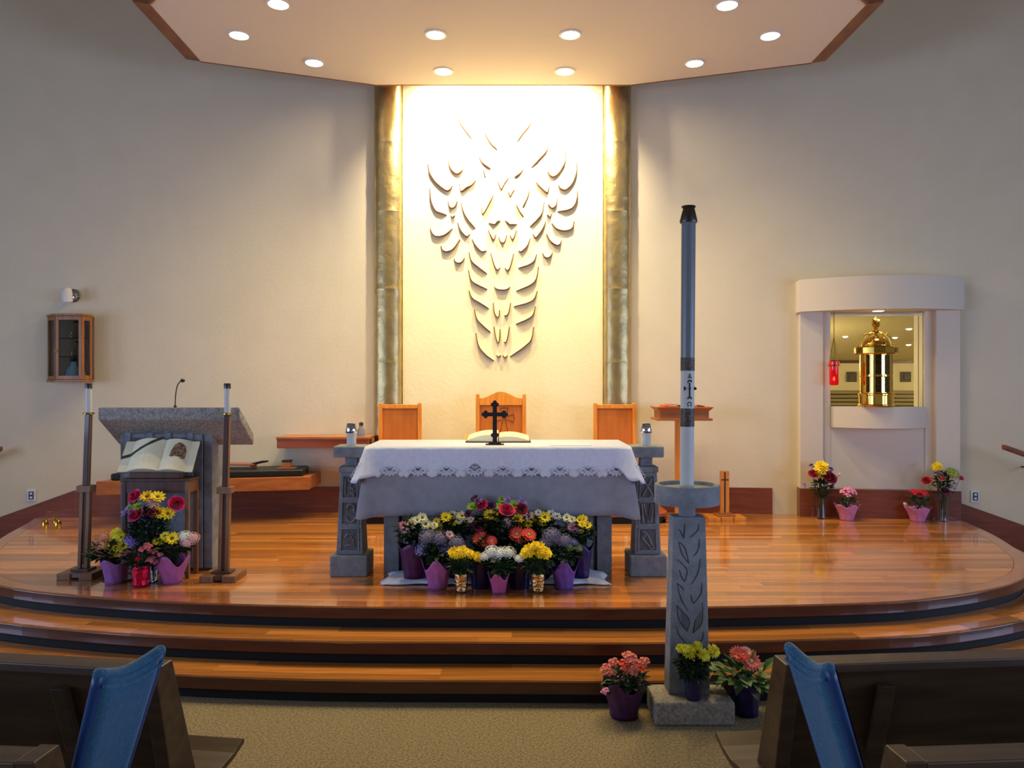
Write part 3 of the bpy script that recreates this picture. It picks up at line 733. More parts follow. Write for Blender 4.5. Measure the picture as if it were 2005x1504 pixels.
# ---------------------------------------------------------------- left side: shelf, bench and what lies on them
def wy(x): return wallY(x)
shelf = thing('wall_shelf', 'reddish wooden wall shelf left of the altar with a clear bottle', 'shelf', (-2.1, 8.7, 1.25))
MB().box(-2.62, -1.585, 8.50, 8.93, 1.335, 1.362).build('shelf_top', 'benchwood', shelf, bevel=0.004)
MB().box(-2.615, -1.59, 8.515, 8.55, 1.235, 1.335).build('apron', 'redwood', shelf, bevel=0.003)
for x in (-2.55, -1.65): MB().prism([(x-0.015, 8.66, 1.335), (x-0.015, 8.93, 1.335), (x-0.015, 8.93, 1.20)], (0.03, 0, 0)).build('bracket', 'redwood', shelf)
c = W(707, 855, 8.62)
t = thing('water_bottle', 'small clear plastic bottle with a loop handle on the wall shelf', 'bottle', (c.x, 8.62, 1.362))
MB().lathe([(0.042, 1.362), (0.045, 1.37), (0.043, 1.43), (0.022, 1.465), (0.02, 1.49)], (c.x, 8.62, 0), 16).build('body', 'clearplastic', t, smooth=40)
MB().lathe([(0.024, 1.482), (0.024, 1.515), (0.01, 1.52)], (c.x, 8.62, 0), 12).build('cap', 'pewter', t)
MB().tube([Vector((c.x+0.02*math.cos(a), 8.62, 1.515+0.055*math.sin(a))) for a in [PI*i/8 for i in range(9)]], 0.003, 5).build('loop_handle', 'whitemetal', t)

bench = thing('wall_bench', 'long wooden wall bench with a dark cushion behind the stone lectern', 'bench', (-3.2, 8.4, 0.7))
bl, br = Vector((-4.33, 7.97, 0)), Vector((-2.225, 8.39, 0)); SZ = 0.935
bq = [(bl.x, bl.y), (br.x, br.y), (br.x, wy(br.x)-0.025), (-4.2, wy(-4.2)-0.025)]
MB().prism([(x, y, SZ-0.145) for x, y in bq], (0, 0, 0.145)).build('seat_box', 'benchwood', bench, bevel=0.006)
cq = [(bl.x+0.12, bl.y+0.05), (br.x-0.07, br.y+0.03), (br.x-0.12, 8.85), (-4.1, 8.62)]
MB().prism([(x, y, SZ) for x, y in cq], (0, 0, 0.075)).build('cushion', 'black', bench, bevel=0.02, seg=3)
CZT = SZ+0.075
p = W(480, 918, 8.55)
t = thing('wooden_tray', 'flat wooden tray with a black handle resting on the dark bench cushion', 'tray', (p.x-0.1, 8.55, CZT))
x0 = p.x-0.28
MB().box(x0, x0+0.40, 8.47, 8.66, CZT+0.035, CZT+0.052).build('board', 'redwood', t, bevel=0.004)
for xx in (x0+0.03, x0+0.35): MB().box(xx, xx+0.035, 8.50, 8.63, CZT, CZT+0.035).build('foot', 'redwood', t, bevel=0.003)
MB().tube([(x0+0.37, 8.52, CZT+0.05), (x0+0.48, 8.515, CZT+0.075), (x0+0.55, 8.51, CZT+0.083)], [0.012, 0.014, 0.009], 8).build('handle', 'black', t)
p = W(562, 920, 8.52)
t = thing('wooden_box', 'small square wooden box with a dark lid on a little tray on the bench', 'box', (p.x, 8.52, CZT))
MB().box(p.x-0.10, p.x+0.10, 8.45, 8.60, CZT, CZT+0.012).build('tray', 'redwood', t, bevel=0.003)
MB().box(p.x-0.043, p.x+0.043, 8.48, 8.56, CZT+0.012, CZT+0.075).build('body', 'benchwood', t, bevel=0.003)
MB().box(p.x-0.05, p.x+0.05, 8.475, 8.565, CZT+0.075, CZT+0.095).build('lid', 'black', t, bevel=0.005)

# ---------------------------------------------------------------- stone lectern
LX0, LX1, LY = -3.235, -2.125, 5.98
lec = thing('lectern', 'grey cast stone lectern with a sloping rough-edged top', 'lectern', (-2.79, 6.3, P))
za, zb = 1.772, 1.545; th = 0.10
MB().hexa([(LX0, LY, za-th), (LX1, LY, za-th), (LX1, LY+0.33, zb-th), (LX0, LY+0.33, zb-th)],
          [(LX0, LY, za), (LX1, LY, za), (LX1+0.0, LY+0.33, zb), (LX0, LY+0.33, zb)]).build('top_slab', 'stonerough', lec, bevel=0.014)
cx0, cx1, cy0, cy1 = -3.15, -2.415, 6.16, 6.45
def slabz(y): return za-th+(zb-za)*(y-LY)/0.33
yb2 = LY+0.33
MB().hexa([(cx0, cy0, P), (cx1-0.075, cy0, P), (cx1-0.075, cy1, P), (cx0, cy1, P)], [(cx0, cy0, slabz(cy0)), (cx1-0.075, cy0, slabz(cy0)), (cx1-0.075, cy1, slabz(yb2)), (cx0, cy1, slabz(yb2))]).build('pier', 'stone', lec, bevel=0.006)
MB().hexa([(cx1-0.07, cy0+0.012, P), (cx1, cy0+0.012, P), (cx1, cy1, P), (cx1-0.07, cy1, P)], [(cx1-0.07, cy0+0.012, slabz(cy0)), (cx1, cy0+0.012, slabz(cy0)), (cx1, cy1, slabz(yb2)), (cx1-0.07, cy1, slabz(yb2))]).build('side_slab', 'stone', lec, bevel=0.006)
MB().box(cx0+0.02, cx1+0.012, cy0-0.008, cy0, P, P+0.022).build('foot_strip', 'walnut', lec)
# carved relief on the front: upright mouldings and small recesses, their shade painted darker
for (a, b, c_, d) in ((0.06, 0.12, 0.06, 1.0), (0.30, 0.36, 0.72, 1.0), (0.50, 0.56, 0.72, 1.0), (0.74, 0.80, 0.06, 1.0)):
    x = cx0+(cx1-cx0)*a; x2 = cx0+(cx1-cx0)*b; MB().box(x, x2, cy0-0.014, cy0, P+1.15*c_, P+1.15*d-0.02).build('relief_bar', 'stone', lec, bevel=0.004)
for (a, b, c_, d) in ((0.14, 0.27, 0.83, 0.93), (0.38, 0.48, 0.83, 0.93), (0.58, 0.72, 0.83, 0.93), (0.82, 0.87, 0.60, 0.69), (0.82, 0.87, 0.42, 0.50), (0.82, 0.87, 0.26, 0.33)):
    x = cx0+(cx1-cx0)*a; x2 = cx0+(cx1-cx0)*b; MB().box(x, x2, cy0-0.004, cy0, P+1.15*c_, P+1.15*d).build('relief_recess_shade', 'stonedark', lec)
# microphone
mx, my = W(343, 795, 6.12).x, 6.12; mz = za+(zb-za)*(my-LY)/0.33
t = thing('microphone', 'thin black gooseneck microphone rising from the lectern top', 'microphone', (mx, my, mz))
MB().box(mx-0.12, mx+0.05, my-0.035, my+0.035, mz+0.0, mz+0.05).build('base', 'iron', t, bevel=0.006)
MB().lathe([(0.013, mz+0.05), (0.011, mz+0.10), (0.006, mz+0.105)], (mx, my, 0), 10).build('stem_socket', 'black', t)
gp = catmull([(mx, my, mz+0.10), (mx+0.004, my, mz+0.19), (mx+0.018, my, mz+0.262), (mx+0.05, my-0.01, mz+0.30)], 6)
MB().tube(gp, 0.0042, 6).build('gooseneck', 'black', t, smooth=True)
MB().sphere((mx+0.066, my-0.014, mz+0.302), 0.019, 8, 0.8).build('head', 'black', t, smooth=True)

# book stand table with open book
sx0, sx1, sy0, sy1, stz = -3.005, -2.49, 5.90, 6.09, 1.215
st = thing('book_stand', 'dark wooden stand table holding the open book before the lectern', 'stand', (-2.75, 6.0, P))
for x in (sx0, sx1-0.03):
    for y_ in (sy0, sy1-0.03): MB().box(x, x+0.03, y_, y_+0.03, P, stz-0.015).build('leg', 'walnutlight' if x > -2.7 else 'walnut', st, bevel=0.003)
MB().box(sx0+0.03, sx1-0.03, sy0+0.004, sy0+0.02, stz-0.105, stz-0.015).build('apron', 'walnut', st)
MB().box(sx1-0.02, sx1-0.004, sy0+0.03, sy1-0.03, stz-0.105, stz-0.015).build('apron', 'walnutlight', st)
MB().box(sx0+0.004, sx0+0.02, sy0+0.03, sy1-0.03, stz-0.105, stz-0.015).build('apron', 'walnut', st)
MB().box(sx0-0.012, sx1+0.012, sy0-0.012, sy1+0.0, stz-0.015, stz+0.005).build('top', 'walnut', st, bevel=0.004)
MB().box(sx1-0.028, sx1-0.008, sy0+0.03, sy1-0.03, P+0.23, P+0.27).build('stretcher', 'walnutlight', st)
MB().box(sx0+0.05, sx1-0.06, sy0+0.0, sy0+0.06, stz+0.005, stz+0.055).build('ledge', 'walnut', st, bevel=0.008)
# book lies on a plane leaning back
e0 = Vector((0, 0.155, 0.225)).normalized(); nrm = Vector((0, -e0.z, e0.y))
org = Vector((-2.765, 5.935, stz+0.060))
MB().hexa([org+Vector((-0.21, 0, 0))-nrm*0.045, org+Vector((0.19, 0, 0))-nrm*0.045, org+Vector((0.19, 0, 0))+e0*0.25-nrm*0.045, org+Vector((-0.21, 0, 0))+e0*0.25-nrm*0.045],
          [org+Vector((-0.21, 0, 0))-nrm*0.033, org+Vector((0.19, 0, 0))-nrm*0.033, org+Vector((0.19, 0, 0))+e0*0.25-nrm*0.033, org+Vector((-0.21, 0, 0))+e0*0.25-nrm*0.033]).build('back_rest', 'walnut', st)
bk = thing('open_book', 'large open book with an arched brown picture on its right page', 'book', tuple(org))
HB = 0.285
MB().hexa([org+Vector((-0.305, 0, 0))-nrm*0.032, org+Vector((0.285, 0, 0))-nrm*0.032, org+Vector((0.285, 0, 0))+e0*HB-nrm*0.032, org+Vector((-0.305, 0, 0))+e0*HB-nrm*0.032],
          [org+Vector((-0.305, 0, 0))-nrm*0.024, org+Vector((0.285, 0, 0))-nrm*0.024, org+Vector((0.285, 0, 0))+e0*HB-nrm*0.024, org+Vector((-0.305, 0, 0))+e0*HB-nrm*0.024]).build('cover', 'cover', bk)
sp = 0.02
def leafside(xa, xb, nm, h):
    mb = MB(); N = 14
    for i in range(N):
        a, b = i/N, (i+1)/N
        def hh(u): return 1.5*h*(math.sin(PI*min(1, u*1.15+0.12))**0.8)*0.9+0.012
        A = org+Vector((xa+(xb-xa)*a, 0, 0)); B = org+Vector((xa+(xb-xa)*b, 0, 0))
        mb.hexa([A-nrm*0.024, B-nrm*0.024, B-nrm*0.024+e0*(HB-0.012), A-nrm*0.024+e0*(HB-0.012)],
                [A-nrm*0.024+nrm*hh(a), B-nrm*0.024+nrm*hh(b), B-nrm*0.024+nrm*hh(b)+e0*(HB-0.012), A-nrm*0.024+nrm*hh(a)+e0*(HB-0.012)])
    return mb.build(nm, 'page', bk, smooth=30), hh
pgL, hL = leafside(sp, -0.30, 'page_block', 0.04)
pgR, hR = leafside(sp, 0.28, 'page_block', 0.032)
def onpage(u, v, xa, xb, hh, lift=0.0015): return org+Vector((xa+(xb-xa)*u, 0, 0))-nrm*0.024+nrm*(hh(u)+lift)+e0*((HB-0.012)*v)
pic = [(0.28, 0.42), (0.30, 0.62), (0.36, 0.80), (0.46, 0.88), (0.56, 0.86), (0.66, 0.78), (0.71, 0.60), (0.70, 0.38), (0.62, 0.36), (0.58, 0.42), (0.40, 0.44), (0.36, 0.40)]
mb = MB(); mid = onpage(0.5, 0.62, sp, 0.28, hR, 0.003); ps = [onpage(u, v, sp, 0.28, hR, 0.003) for u, v in pic]
mb.add([mid]+ps, [(0, 1+i, 1+(i+1) % len(ps)) for i in range(len(ps))]); mb.build('arched_picture', 'sepia', pgR)
for k in range(7):                                     # faint lines of print on the left page
    v = 0.16+k*0.075; mb = MB()
    mb.tube([onpage(u, v, sp, -0.30, hL, 0.0005) for u in (0.2, 0.35, 0.5, 0.62)], 0.0012, 4, 0.3); mb.build('print_line', 'pageshade', pgL)
mb = MB(); rb = [onpage(u, v, sp, -0.30, hL, 0.004) for u, v in ((0.06, 1.0), (0.3, 0.80), (0.55, 0.62), (0.8, 0.48), (1.0, 0.40))]
for a, b in zip(rb[:-1], rb[1:]): mb.add([a, b, b+e0*0.026, a+e0*0.026], [(0, 1, 2, 3)])
mb.build('ribbon', 'ribbon', bk, solid=0.001)['label'] = 'dark page ribbon across the left page'

# processional candle stands
def candlestand(xb, yb_, xt, lab):
    t = thing('candle_stand', lab, 'candle stand', (xb, yb_, P), 'tall wooden candle stands beside the lectern')
    def xz(z): return xb+(xt-xb)*(z-P)/1.45
    for dx in (-0.085, 0.085):
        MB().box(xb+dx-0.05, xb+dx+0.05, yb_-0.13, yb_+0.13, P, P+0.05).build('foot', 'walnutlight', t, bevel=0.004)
    MB().box(xb-0.035, xb+0.035, yb_-0.115, yb_+0.115, P+0.012, P+0.05).build('foot', 'walnut', t, bevel=0.004)
    MB().box(xb-0.07, xb+0.07, yb_-0.06, yb_+0.06, P+0.05, P+0.066).build('foot_plate', 'walnut', t, bevel=0.003)
    zb_ = P+0.66; zt = 1.715
    def bar(o0, o1, d, z0, z1, m, nm):
        a, b = xz(z0), xz(z1)
        MB().hexa([(a+o0, yb_-d, z0), (a+o1, yb_-d, z0), (a+o1, yb_+d, z0), (a+o0, yb_+d, z0)], [(b+o0, yb_-d, z1), (b+o1, yb_-d, z1), (b+o1, yb_+d, z1), (b+o0, yb_+d, z1)]).build(nm, m, t, bevel=0.003)
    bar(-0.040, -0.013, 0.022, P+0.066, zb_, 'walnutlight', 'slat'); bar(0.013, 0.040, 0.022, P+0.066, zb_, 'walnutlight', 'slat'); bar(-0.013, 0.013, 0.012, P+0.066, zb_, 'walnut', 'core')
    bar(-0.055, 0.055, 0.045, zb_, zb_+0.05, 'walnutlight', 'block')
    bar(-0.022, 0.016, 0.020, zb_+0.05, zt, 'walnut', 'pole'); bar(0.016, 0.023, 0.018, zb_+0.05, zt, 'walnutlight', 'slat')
    a = xz(zt)
    MB().lathe([(0.042, zt), (0.042, zt+0.01), (0.03, zt+0.014)], (a, yb_, 0), 16).build('drip_pan', 'brassdark', t)
    c = thing('stand_candle', lab.replace('wooden candle stand', 'white candle with dark cap on the stand'), 'candle', (a, yb_, zt+0.014), 'candles on the tall stands')
    MB().lathe([(0.023, zt+0.014), (0.022, zt+0.205)], (a, yb_, 0), 14).build('wax', 'candle', c, smooth=40)
    MB().lathe([(0.026, zt+0.200), (0.026, zt+0.235), (0.024, zt+0.24), (0.010, zt+0.24)], (a, yb_, 0), 14).build('cap', 'pewter', c, smooth=40)
candlestand(-3.345, 5.98, -3.298, 'wooden candle stand left of the stone lectern')
candlestand(-2.222, 5.90, -2.188, 'wooden candle stand right of the stone lectern')

# cable loop on the floor
pts = catmull([(F_[0], F_[1], P+0.006) for F_ in [(-3.20, 6.12), (-3.12, 5.98), (-3.14, 5.86), (-3.05, 5.80), (-2.93, 5.82), (-2.86, 5.92), (-2.95, 6.0), (-3.05, 6.08)]], 5)
o = MB().tube(pts, 0.006, 6).build('cable', 'cable', None, smooth=True); tag(o, 'thin black cable looping on the floor beside the left candle stand', 'cable')

# wall cabinet with glass door
Yc = 8.37; xl, xr = W(108, 680, Yc).x, W(160, 680, Yc).x; xL, xR = -5.02, -4.57
zt_, zb_ = W(130, 614, Yc).z, W(130, 748, Yc).z
yw = wy(-4.8)-0.01
xL = W(96, 680, 8.58).x+0.0; xR = W(184, 680, 8.55).x
cab = thing('wall_cabinet', 'small oak wall cabinet with a narrow glass door, at far left', 'cabinet', ((xl+xr)/2, 8.5, zb_))
outl = [(xL, wy(xL)-0.003), (xL, 8.55), (xl, Yc), (xr, Yc), (xR, 8.52), (xR-0.065, wy(xR)-0.003)]
for (z0, z1, g, nm) in ((zt_-0.025, zt_, 0.004, 'top_board'), (zb_, zb_+0.025, 0.003, 'bottom_board')):
    cxm = (xL+xR)/2; pts = [(cxm+(x-cxm)*(1+g*4), y_-(0.012 if y_ < 8.6 else 0), z0) for x, y_ in outl]
    MB().prism(pts, (0, 0, z1-z0)).build(nm, 'cabinet', cab, bevel=0.003)
MB().box(xL+0.01, xR-0.01, min(wy(xL), wy(xR))-0.03, min(wy(xL), wy(xR))-0.012, zb_+0.025, zt_-0.025).build('back_board', 'cabinside', cab)
def framed(a, b, nm, m='cabinet', knob=False, solid=False, fw=0.032):
    a = Vector((a[0], a[1], 0)); b = Vector((b[0], b[1], 0)); d = (b-a); L = d.length; d.normalize(); nv = Vector((-d.y, d.x, 0))
    z0, z1 = zb_+0.027, zt_-0.027; mb = MB()
    def bx_(u0, u1, za_, zb2, t0=0.0, t1=0.018):
        A = [a+d*u0+nv*t0, a+d*u1+nv*t0, a+d*u1+nv*t1, a+d*u0+nv*t1]
        return [(p.x, p.y, za_) for p in A], [(p.x, p.y, zb2) for p in A]
    for q in ((0, fw, z0, z1), (L-fw, L, z0, z1), (fw, L-fw, z0, z0+fw*1.3), (fw, L-fw, z1-fw*1.3, z1)): mb.hexa(*bx_(*q))
    o = mb.build(nm, m, cab, bevel=0.002)
    pane = MB(); pane.hexa(*bx_(fw, L-fw, z0+fw*1.3, z1-fw*1.3, 0.007, 0.010)); pane.build('pane', 'thinglass', o)
    if knob: MB().sphere(tuple(a+d*fw*0.5-nv*0.012+Vector((0, 0, z0+(z1-z0)*0.45))), 0.012, 6).build('knob', 'brass', o, smooth=True)
    return o
framed((xl+0.004, Yc), (xr-0.004, Yc), 'door', knob=True)
framed((xr+0.002, Yc+0.002), (xR, 8.52), 'side_panel', fw=0.035)
framed((xL, 8.55), (xl-0.002, Yc+0.002), 'side_panel', fw=0.03)
Hh = zt_-zb_
for f in (0.36, 0.63): MB().prism([(x*0.98+(xL+xR)/2*0.02, y_+0.025 if y_ < 8.6 else y_-0.04, zb_+Hh*(1-f)) for x, y_ in outl], (0, 0, 0.006)).build('glass_shelf', 'thinglass', cab)
xm = (xl+xr)/2
def cruet(x, y_, z, h, m, lab, nm='glass_vessel', capm='black', cat='bottle'):
    t = thing(nm, lab, cat, (x, y_, z))
    MB().lathe([(0.3*h, z), (0.36*h, z+0.06*h), (0.3*h, z+0.45*h), (0.12*h, z+0.7*h), (0.12*h, z+0.84*h)], (x, y_, 0), 14).build('body', m, t, smooth=40)
    MB().lathe([(0.13*h, z+0.82*h), (0.15*h, z+0.9*h), (0.13*h, z+1.0*h)], (x, y_, 0), 10).build('stopper', capm, t)
cruet(xm-0.02, 8.50, zb_+0.026, 0.24, 'bluewater', 'pale blue bottle with dark stopper at the bottom of the wall cabinet', 'oil_bottle')
cruet(xm+0.09, 8.47, zb_+0.026, 0.16, 'glass', 'clear bottle beside the blue bottle in the wall cabinet', 'oil_bottle')
cruet(xm+0.02, 8.50, zb_+Hh*0.37+0.007, 0.17, 'glass', 'clear stoppered vessel on the middle shelf of the wall cabinet')
cruet(xm+0.02, 8.50, zb_+Hh*0.64+0.007, 0.19, 'glass', 'clear stoppered vessel on the top shelf of the wall cabinet')
# spot light fixture over it
p = W(137, 577, 8.52)
t = thing('wall_spotlight', 'small white wall spotlight on a round chrome plate above the cabinet', 'light', (p.x, 8.5, p.z))
Rx = Matrix.Rotation(PI/2, 4, 'X')
MB().lathe([(0.075, 0), (0.075, 0.012), (0.05, 0.028), (0.015, 0.032)], (p.x-0.02, wy(p.x)-0.003, p.z), 20, True, Rx).build('back_plate', 'chrome', t, smooth=40)
MB().tube([(p.x-0.02, wy(p.x)-0.03, p.z), (p.x, 8.47, p.z)], 0.014, 8).build('arm', 'chrome', t)
MB().lathe([(0.055, -0.085), (0.056, 0.02), (0.048, 0.052), (0.028, 0.07), (0.004, 0.074)], (p.x, 8.46, p.z), 18, True, Matrix.Rotation(math.radians(6), 4, 'X')).build('shade', 'whitemetal', t, smooth=40)

def outlet(px, py, lab):
    Y = 8.6
    for _ in range(4):
        q = W(px, py, Y); Y = wy(q.x)-0.002
    sl = (wy(q.x+0.05)-wy(q.x-0.05))/0.1; T = Matrix.Translation((q.x, Y, q.z)) @ Matrix.Rotation(math.atan(sl), 4, 'Z')
    t = thing('power_outlet', lab, 'outlet', (q.x, Y, q.z), 'wall outlets')
    MB().box(-0.045, 0.045, -0.012, 0.001, -0.065, 0.065, T).build('cover_plate', 'outlet', t, bevel=0.003)
    MB().box(-0.026, 0.026, -0.016, -0.011, -0.045, 0.045, T).build('socket', 'outletdark', t, bevel=0.002)
    for z in (-0.022, 0.022): MB().box(-0.012, 0.012, -0.019, -0.015, z-0.012, z+0.012, T).build('socket_face', 'outlet', t)
outlet(62, 970, 'white wall outlet with dark sockets low on the wall at far left')
outlet(1909, 972, 'white wall outlet with dark sockets right of the tabernacle alcove')

# brass bells on the floor
g0 = Vector((W(104, 1026, 8.2).x, 8.2))
t = thing('altar_bells', 'cluster of small brass altar bells with a frame handle on the floor', 'bells', (g0.x, g0.y, P))
for dx, dy in ((-0.068, -0.03), (0.068, -0.03), (0.0, 0.05)):
    MB().lathe([(0.036, P), (0.034, P+0.012), (0.027, P+0.04), (0.012, P+0.056), (0.003, P+0.058)], (g0.x+dx, g0.y+dy, 0), 14).build('bell', 'brass', t, smooth=40)
MB().tube([(g0.x-0.068, g0.y-0.03, P+0.055), (g0.x, g0.y+0.0, P+0.075), (g0.x+0.068, g0.y-0.03, P+0.055)], 0.006, 6).tube([(g0.x, g0.y+0.05, P+0.055), (g0.x, g0.y, P+0.075)], 0.006, 6).build('frame', 'brass', t)
MB().tube([(g0.x-0.06, g0.y-0.02, P+0.06), (g0.x-0.06, g0.y-0.02, P+0.135), (g0.x+0.06, g0.y-0.02, P+0.135), (g0.x+0.06, g0.y-0.02, P+0.06)], 0.005, 6).build('handle', 'brass', t)

# handrails along the wall
def handrail(sx, pts, lab):
    a = pts[0]; t = thing('handrail', lab, 'handrail', a)
    a, b = Vector(pts[0]), Vector(pts[1]); mb = MB()
    d = Vector((0, 0.035, 0)); h = Vector((0, 0, 0.055))
    mb.hexa([a-d, b-d, b+d, a+d], [a-d+h, b-d+h, b+d+h, a+d+h]); mb.build('rail', 'base', t, bevel=0.012, seg=3)
    for f in (0.25, 0.8):
        c = a+(b-a)*f; MB().tube([c, c+Vector((0, 0.03, -0.05)), (c.x, wy(c.x)-0.003, c.z-0.06)], 0.009, 6).build('bracket', 'iron', t)
q = W(1961, 880, 8.15); handrail(1, [(q.x, 8.12, q.z), (q.x+1.6, 7.72, q.z-0.62)], 'reddish wooden stair handrail cut by the right edge of the picture')
q = W(1, 884, 8.35); handrail(-1, [(q.x, 8.36, q.z), (q.x-1.6, 8.0, q.z-0.62)], 'reddish wooden stair handrail just showing at the left edge')

# ---------------------------------------------------------------- right side: wooden stand, standing cross, alcove
rs = thing('reading_stand', 'oak pedestal stand with a moulded box top behind the tall paschal candle', 'stand', (1.855, 8.45, P))
def zz(py, Y): return H-(py-752)*Y/FPX
x0, x1 = 1.56, 2.155
MB().box(x0, x1, 8.22, 8.62, zz(824, 8.22), zz(820, 8.22)+0.003).build('lower_board', 'benchwood', rs, bevel=0.004)
MB().box(x0+0.035, x1-0.035, 8.25, 8.60, zz(820, 8.22)+0.003, zz(804, 8.22)).build('box', 'benchwood', rs)
mb = MB(); za_, zb2 = zz(805, 8.22), zz(797, 8.22)
mb.hexa([(x0+0.03, 8.245, za_), (x1-0.03, 8.245, za_), (x1-0.03, 8.60, za_), (x0+0.03, 8.60, za_)], [(x0, 8.21, zb2-0.012), (x1, 8.21, zb2-0.012), (x1, 8.62, zb2-0.012), (x0, 8.62, zb2-0.012)])
mb.box(x0-0.005, x1+0.005, 8.205, 8.625, zb2-0.012, zb2); mb.build('top_moulding', 'benchwood', rs, bevel=0.002)
MB().box(1.795, 1.885, 8.38, 8.46, P+0.03, zz(824, 8.22)).build('post', 'chairwood', rs, bevel=0.004)
MB().box(1.66, 2.02, 8.27, 8.57, P, P+0.03).build('foot', 'benchwood', rs, bevel=0.006)
t = thing('red_book', 'flat red cloth-covered book lying on the oak pedestal stand', 'book', (1.86, 8.4, zb2))
mb = MB()
mb.grid(lambda u, v: (1.64+0.44*u, 8.25+0.3*v, zb2+0.004+0.020*abs(math.sin(PI*u*2))**0.7*(1-0.25*u)), 24, 4); mb.build('cover', 'redcloth', t, solid=0.006, smooth=True)

cr = thing('standing_cross', 'light wooden standing board with an inlaid dark cross on a slatted base', 'cross', (2.42, 8.5, P))
Yq = 8.5; xa, xb = W(1410, 0, Yq).x, W(1427, 0, Yq).x; zt2 = zz(922, Yq)
xm = (xa+xb)/2
MB().box(xa, xm-0.009, Yq-0.02, Yq+0.02, P+0.075, zt2).build('board', 'chairwood', cr, bevel=0.003)
MB().box(xm+0.009, xb, Yq-0.02, Yq+0.02, P+0.075, zt2).build('board', 'chairwood', cr, bevel=0.003)
MB().box(xm-0.009, xm+0.009, Yq-0.021, Yq+0.019, P+0.075, zt2-0.012).box(xa+0.008, xb-0.008, Yq-0.0225, Yq-0.0195, zt2-0.105, zt2-0.09).build('inlaid_cross', 'walnut', cr)
for dx in (-0.14, 0, 0.14):
    MB().box(xm+dx-0.065, xm+dx+0.065, Yq-0.13, Yq+0.12, P, P+0.04).build('foot', 'chairwood', cr, bevel=0.003)
MB().box(xm-0.10, xm+0.10, Yq-0.10, Yq+0.09, P+0.04, P+0.06).build('base_board', 'benchwood', cr, bevel=0.003)
MB().box(xm-0.06, xm+0.06, Yq-0.05, Yq+0.05, P+0.06, P+0.075).build('base_board', 'benchwood', cr, bevel=0.003)

RA = -math.radians(8); AO = Vector((4.12, 8.66, P))
alc = thing('tabernacle_alcove', 'pale painted wall alcove with curved hood and columns around the brass tabernacle', 'alcove', tuple(AO), rz=RA)
def AL(x, y, z): return Matrix.Translation(AO) @ Matrix.Rotation(RA, 4, 'Z') @ Vector((x, y, z))
def zA(py, x, y):                                     # local height of an image row at an alcove point
    w_ = AL(x, y, 0); return H-(py-752)*w_.y/FPX-P
zh0, zh1 = zA(606, 0, -0.30), zA(540, 0, -0.35)
def hood(pts_w, bulge, y0, n=24): return [(-pts_w+2*pts_w*i/n, y0-bulge*(1-(2*i/n-1)**2), 0) for i in range(n+1)]
def slab(hw, y0, bulge, yb_, z0, z1, nm, m='alcove'):
    pts = hood(hw, bulge, y0)+[(hw, yb_, 0), (-hw, yb_, 0)]
    return MB().prism([(x, y, z0) for x, y, _ in pts], (0, 0, z1-z0)).build(nm, m, alc, local=True, smooth=30)
slab(0.868, -0.14, 0.26, 0.30, zh0, zh1, 'hood')
zs0, zs1 = zA(839, 0, -0.25), zA(797, 0, -0.25)
slab(0.50, -0.06, 0.24, 0.0, zs0, zs1, 'shelf')
b3 = 0.317
for s, nm in ((-1, 'column'), (1, 'column')):
    x0, x1 = sorted((s*0.845, s*0.60)); MB().box(x0, x1, -0.09, 0.30, b3, zh0).build('column', 'alcove', alc, local=True)
    x0, x1 = sorted((s*0.60, s*0.505)); MB().box(x0, x1, -0.03, 0.30, b3, zh0).build('jamb', 'alcove', alc, local=True)
MB().box(-0.505, 0.505, -0.02, 0.03, b3, zs1-0.02).build('lower_panel', 'alcove', alc, local=True)
MB().box(-0.505, 0.505, 0.026, 0.032, zs1-0.004, zh0).build('pane', 'thinglass', alc, local=True)
for (a, b, c_, d) in ((-0.56, -0.50, zs1-0.06, zh0+0.02), (0.50, 0.56, zs1-0.06, zh0+0.02), (-0.5, 0.5, zs1-0.06, zs1-0.004), (-0.5, 0.5, zh0-0.012, zh0+0.02)):
    MB().box(a, b, 0.03, 0.17, c_, d).build('reveal', 'alcove', alc, local=True)
MB().box(-0.505, 0.505, 0.008, 0.02, zh0-0.045, zh0-0.03).build('pane_lit_edge', 'whitemetal', alc, local=True)  # white rail over the pane, put in to show a lit edge
MB().box(-0.855, 0.855, -0.105, 0.30, 0, b3).build('plinth', 'base', alc, local=True, bevel=0.004)
# spotlight in the hood
c = AL(-0.05, -0.22, zh0); downlight(c.x, c.y, c.z, 'bright small spotlight under the alcove hood above the brass tabernacle', 14, 0.06)

# tabernacle
tc = AL(-0.06, -0.17, zs1); TZ = tc.z
tb = thing('tabernacle', 'tall polished brass domed tabernacle on the curved alcove shelf', 'tabernacle', tuple(tc))
S_ = tc.y/FPX
MB().lathe([(0.186, TZ), (0.19, TZ+0.006), (0.19, TZ+0.02), (0.18, TZ+0.03), (0.18, TZ+0.125), (0.188, TZ+0.135), (0.188, TZ+0.145), (0.172, TZ+0.155)], (tc.x, tc.y, 0), 40).build('base', 'brass', tb, smooth=35)
zr = H+(752-694)*S_; zc_ = H+(752-680)*S_
MB().lathe([(0.168, TZ+0.155), (0.168, TZ+0.33), (0.174, TZ+0.335), (0.174, TZ+0.35), (0.168, TZ+0.355), (0.168, zr)], (tc.x, tc.y, 0), 40).build('body', 'brass', tb, smooth=35)
for k in range(9):                                    # hammered ribs down the front
    a = -PI/2+(k-4)*0.16
MB().lathe([(0.17, zr-0.004), (0.215, zr), (0.222, zr+0.01), (0.222, zc_-0.008), (0.215, zc_), (0.16, zc_+0.004)], (tc.x, tc.y, 0), 12).build('cornice', 'brass', tb)
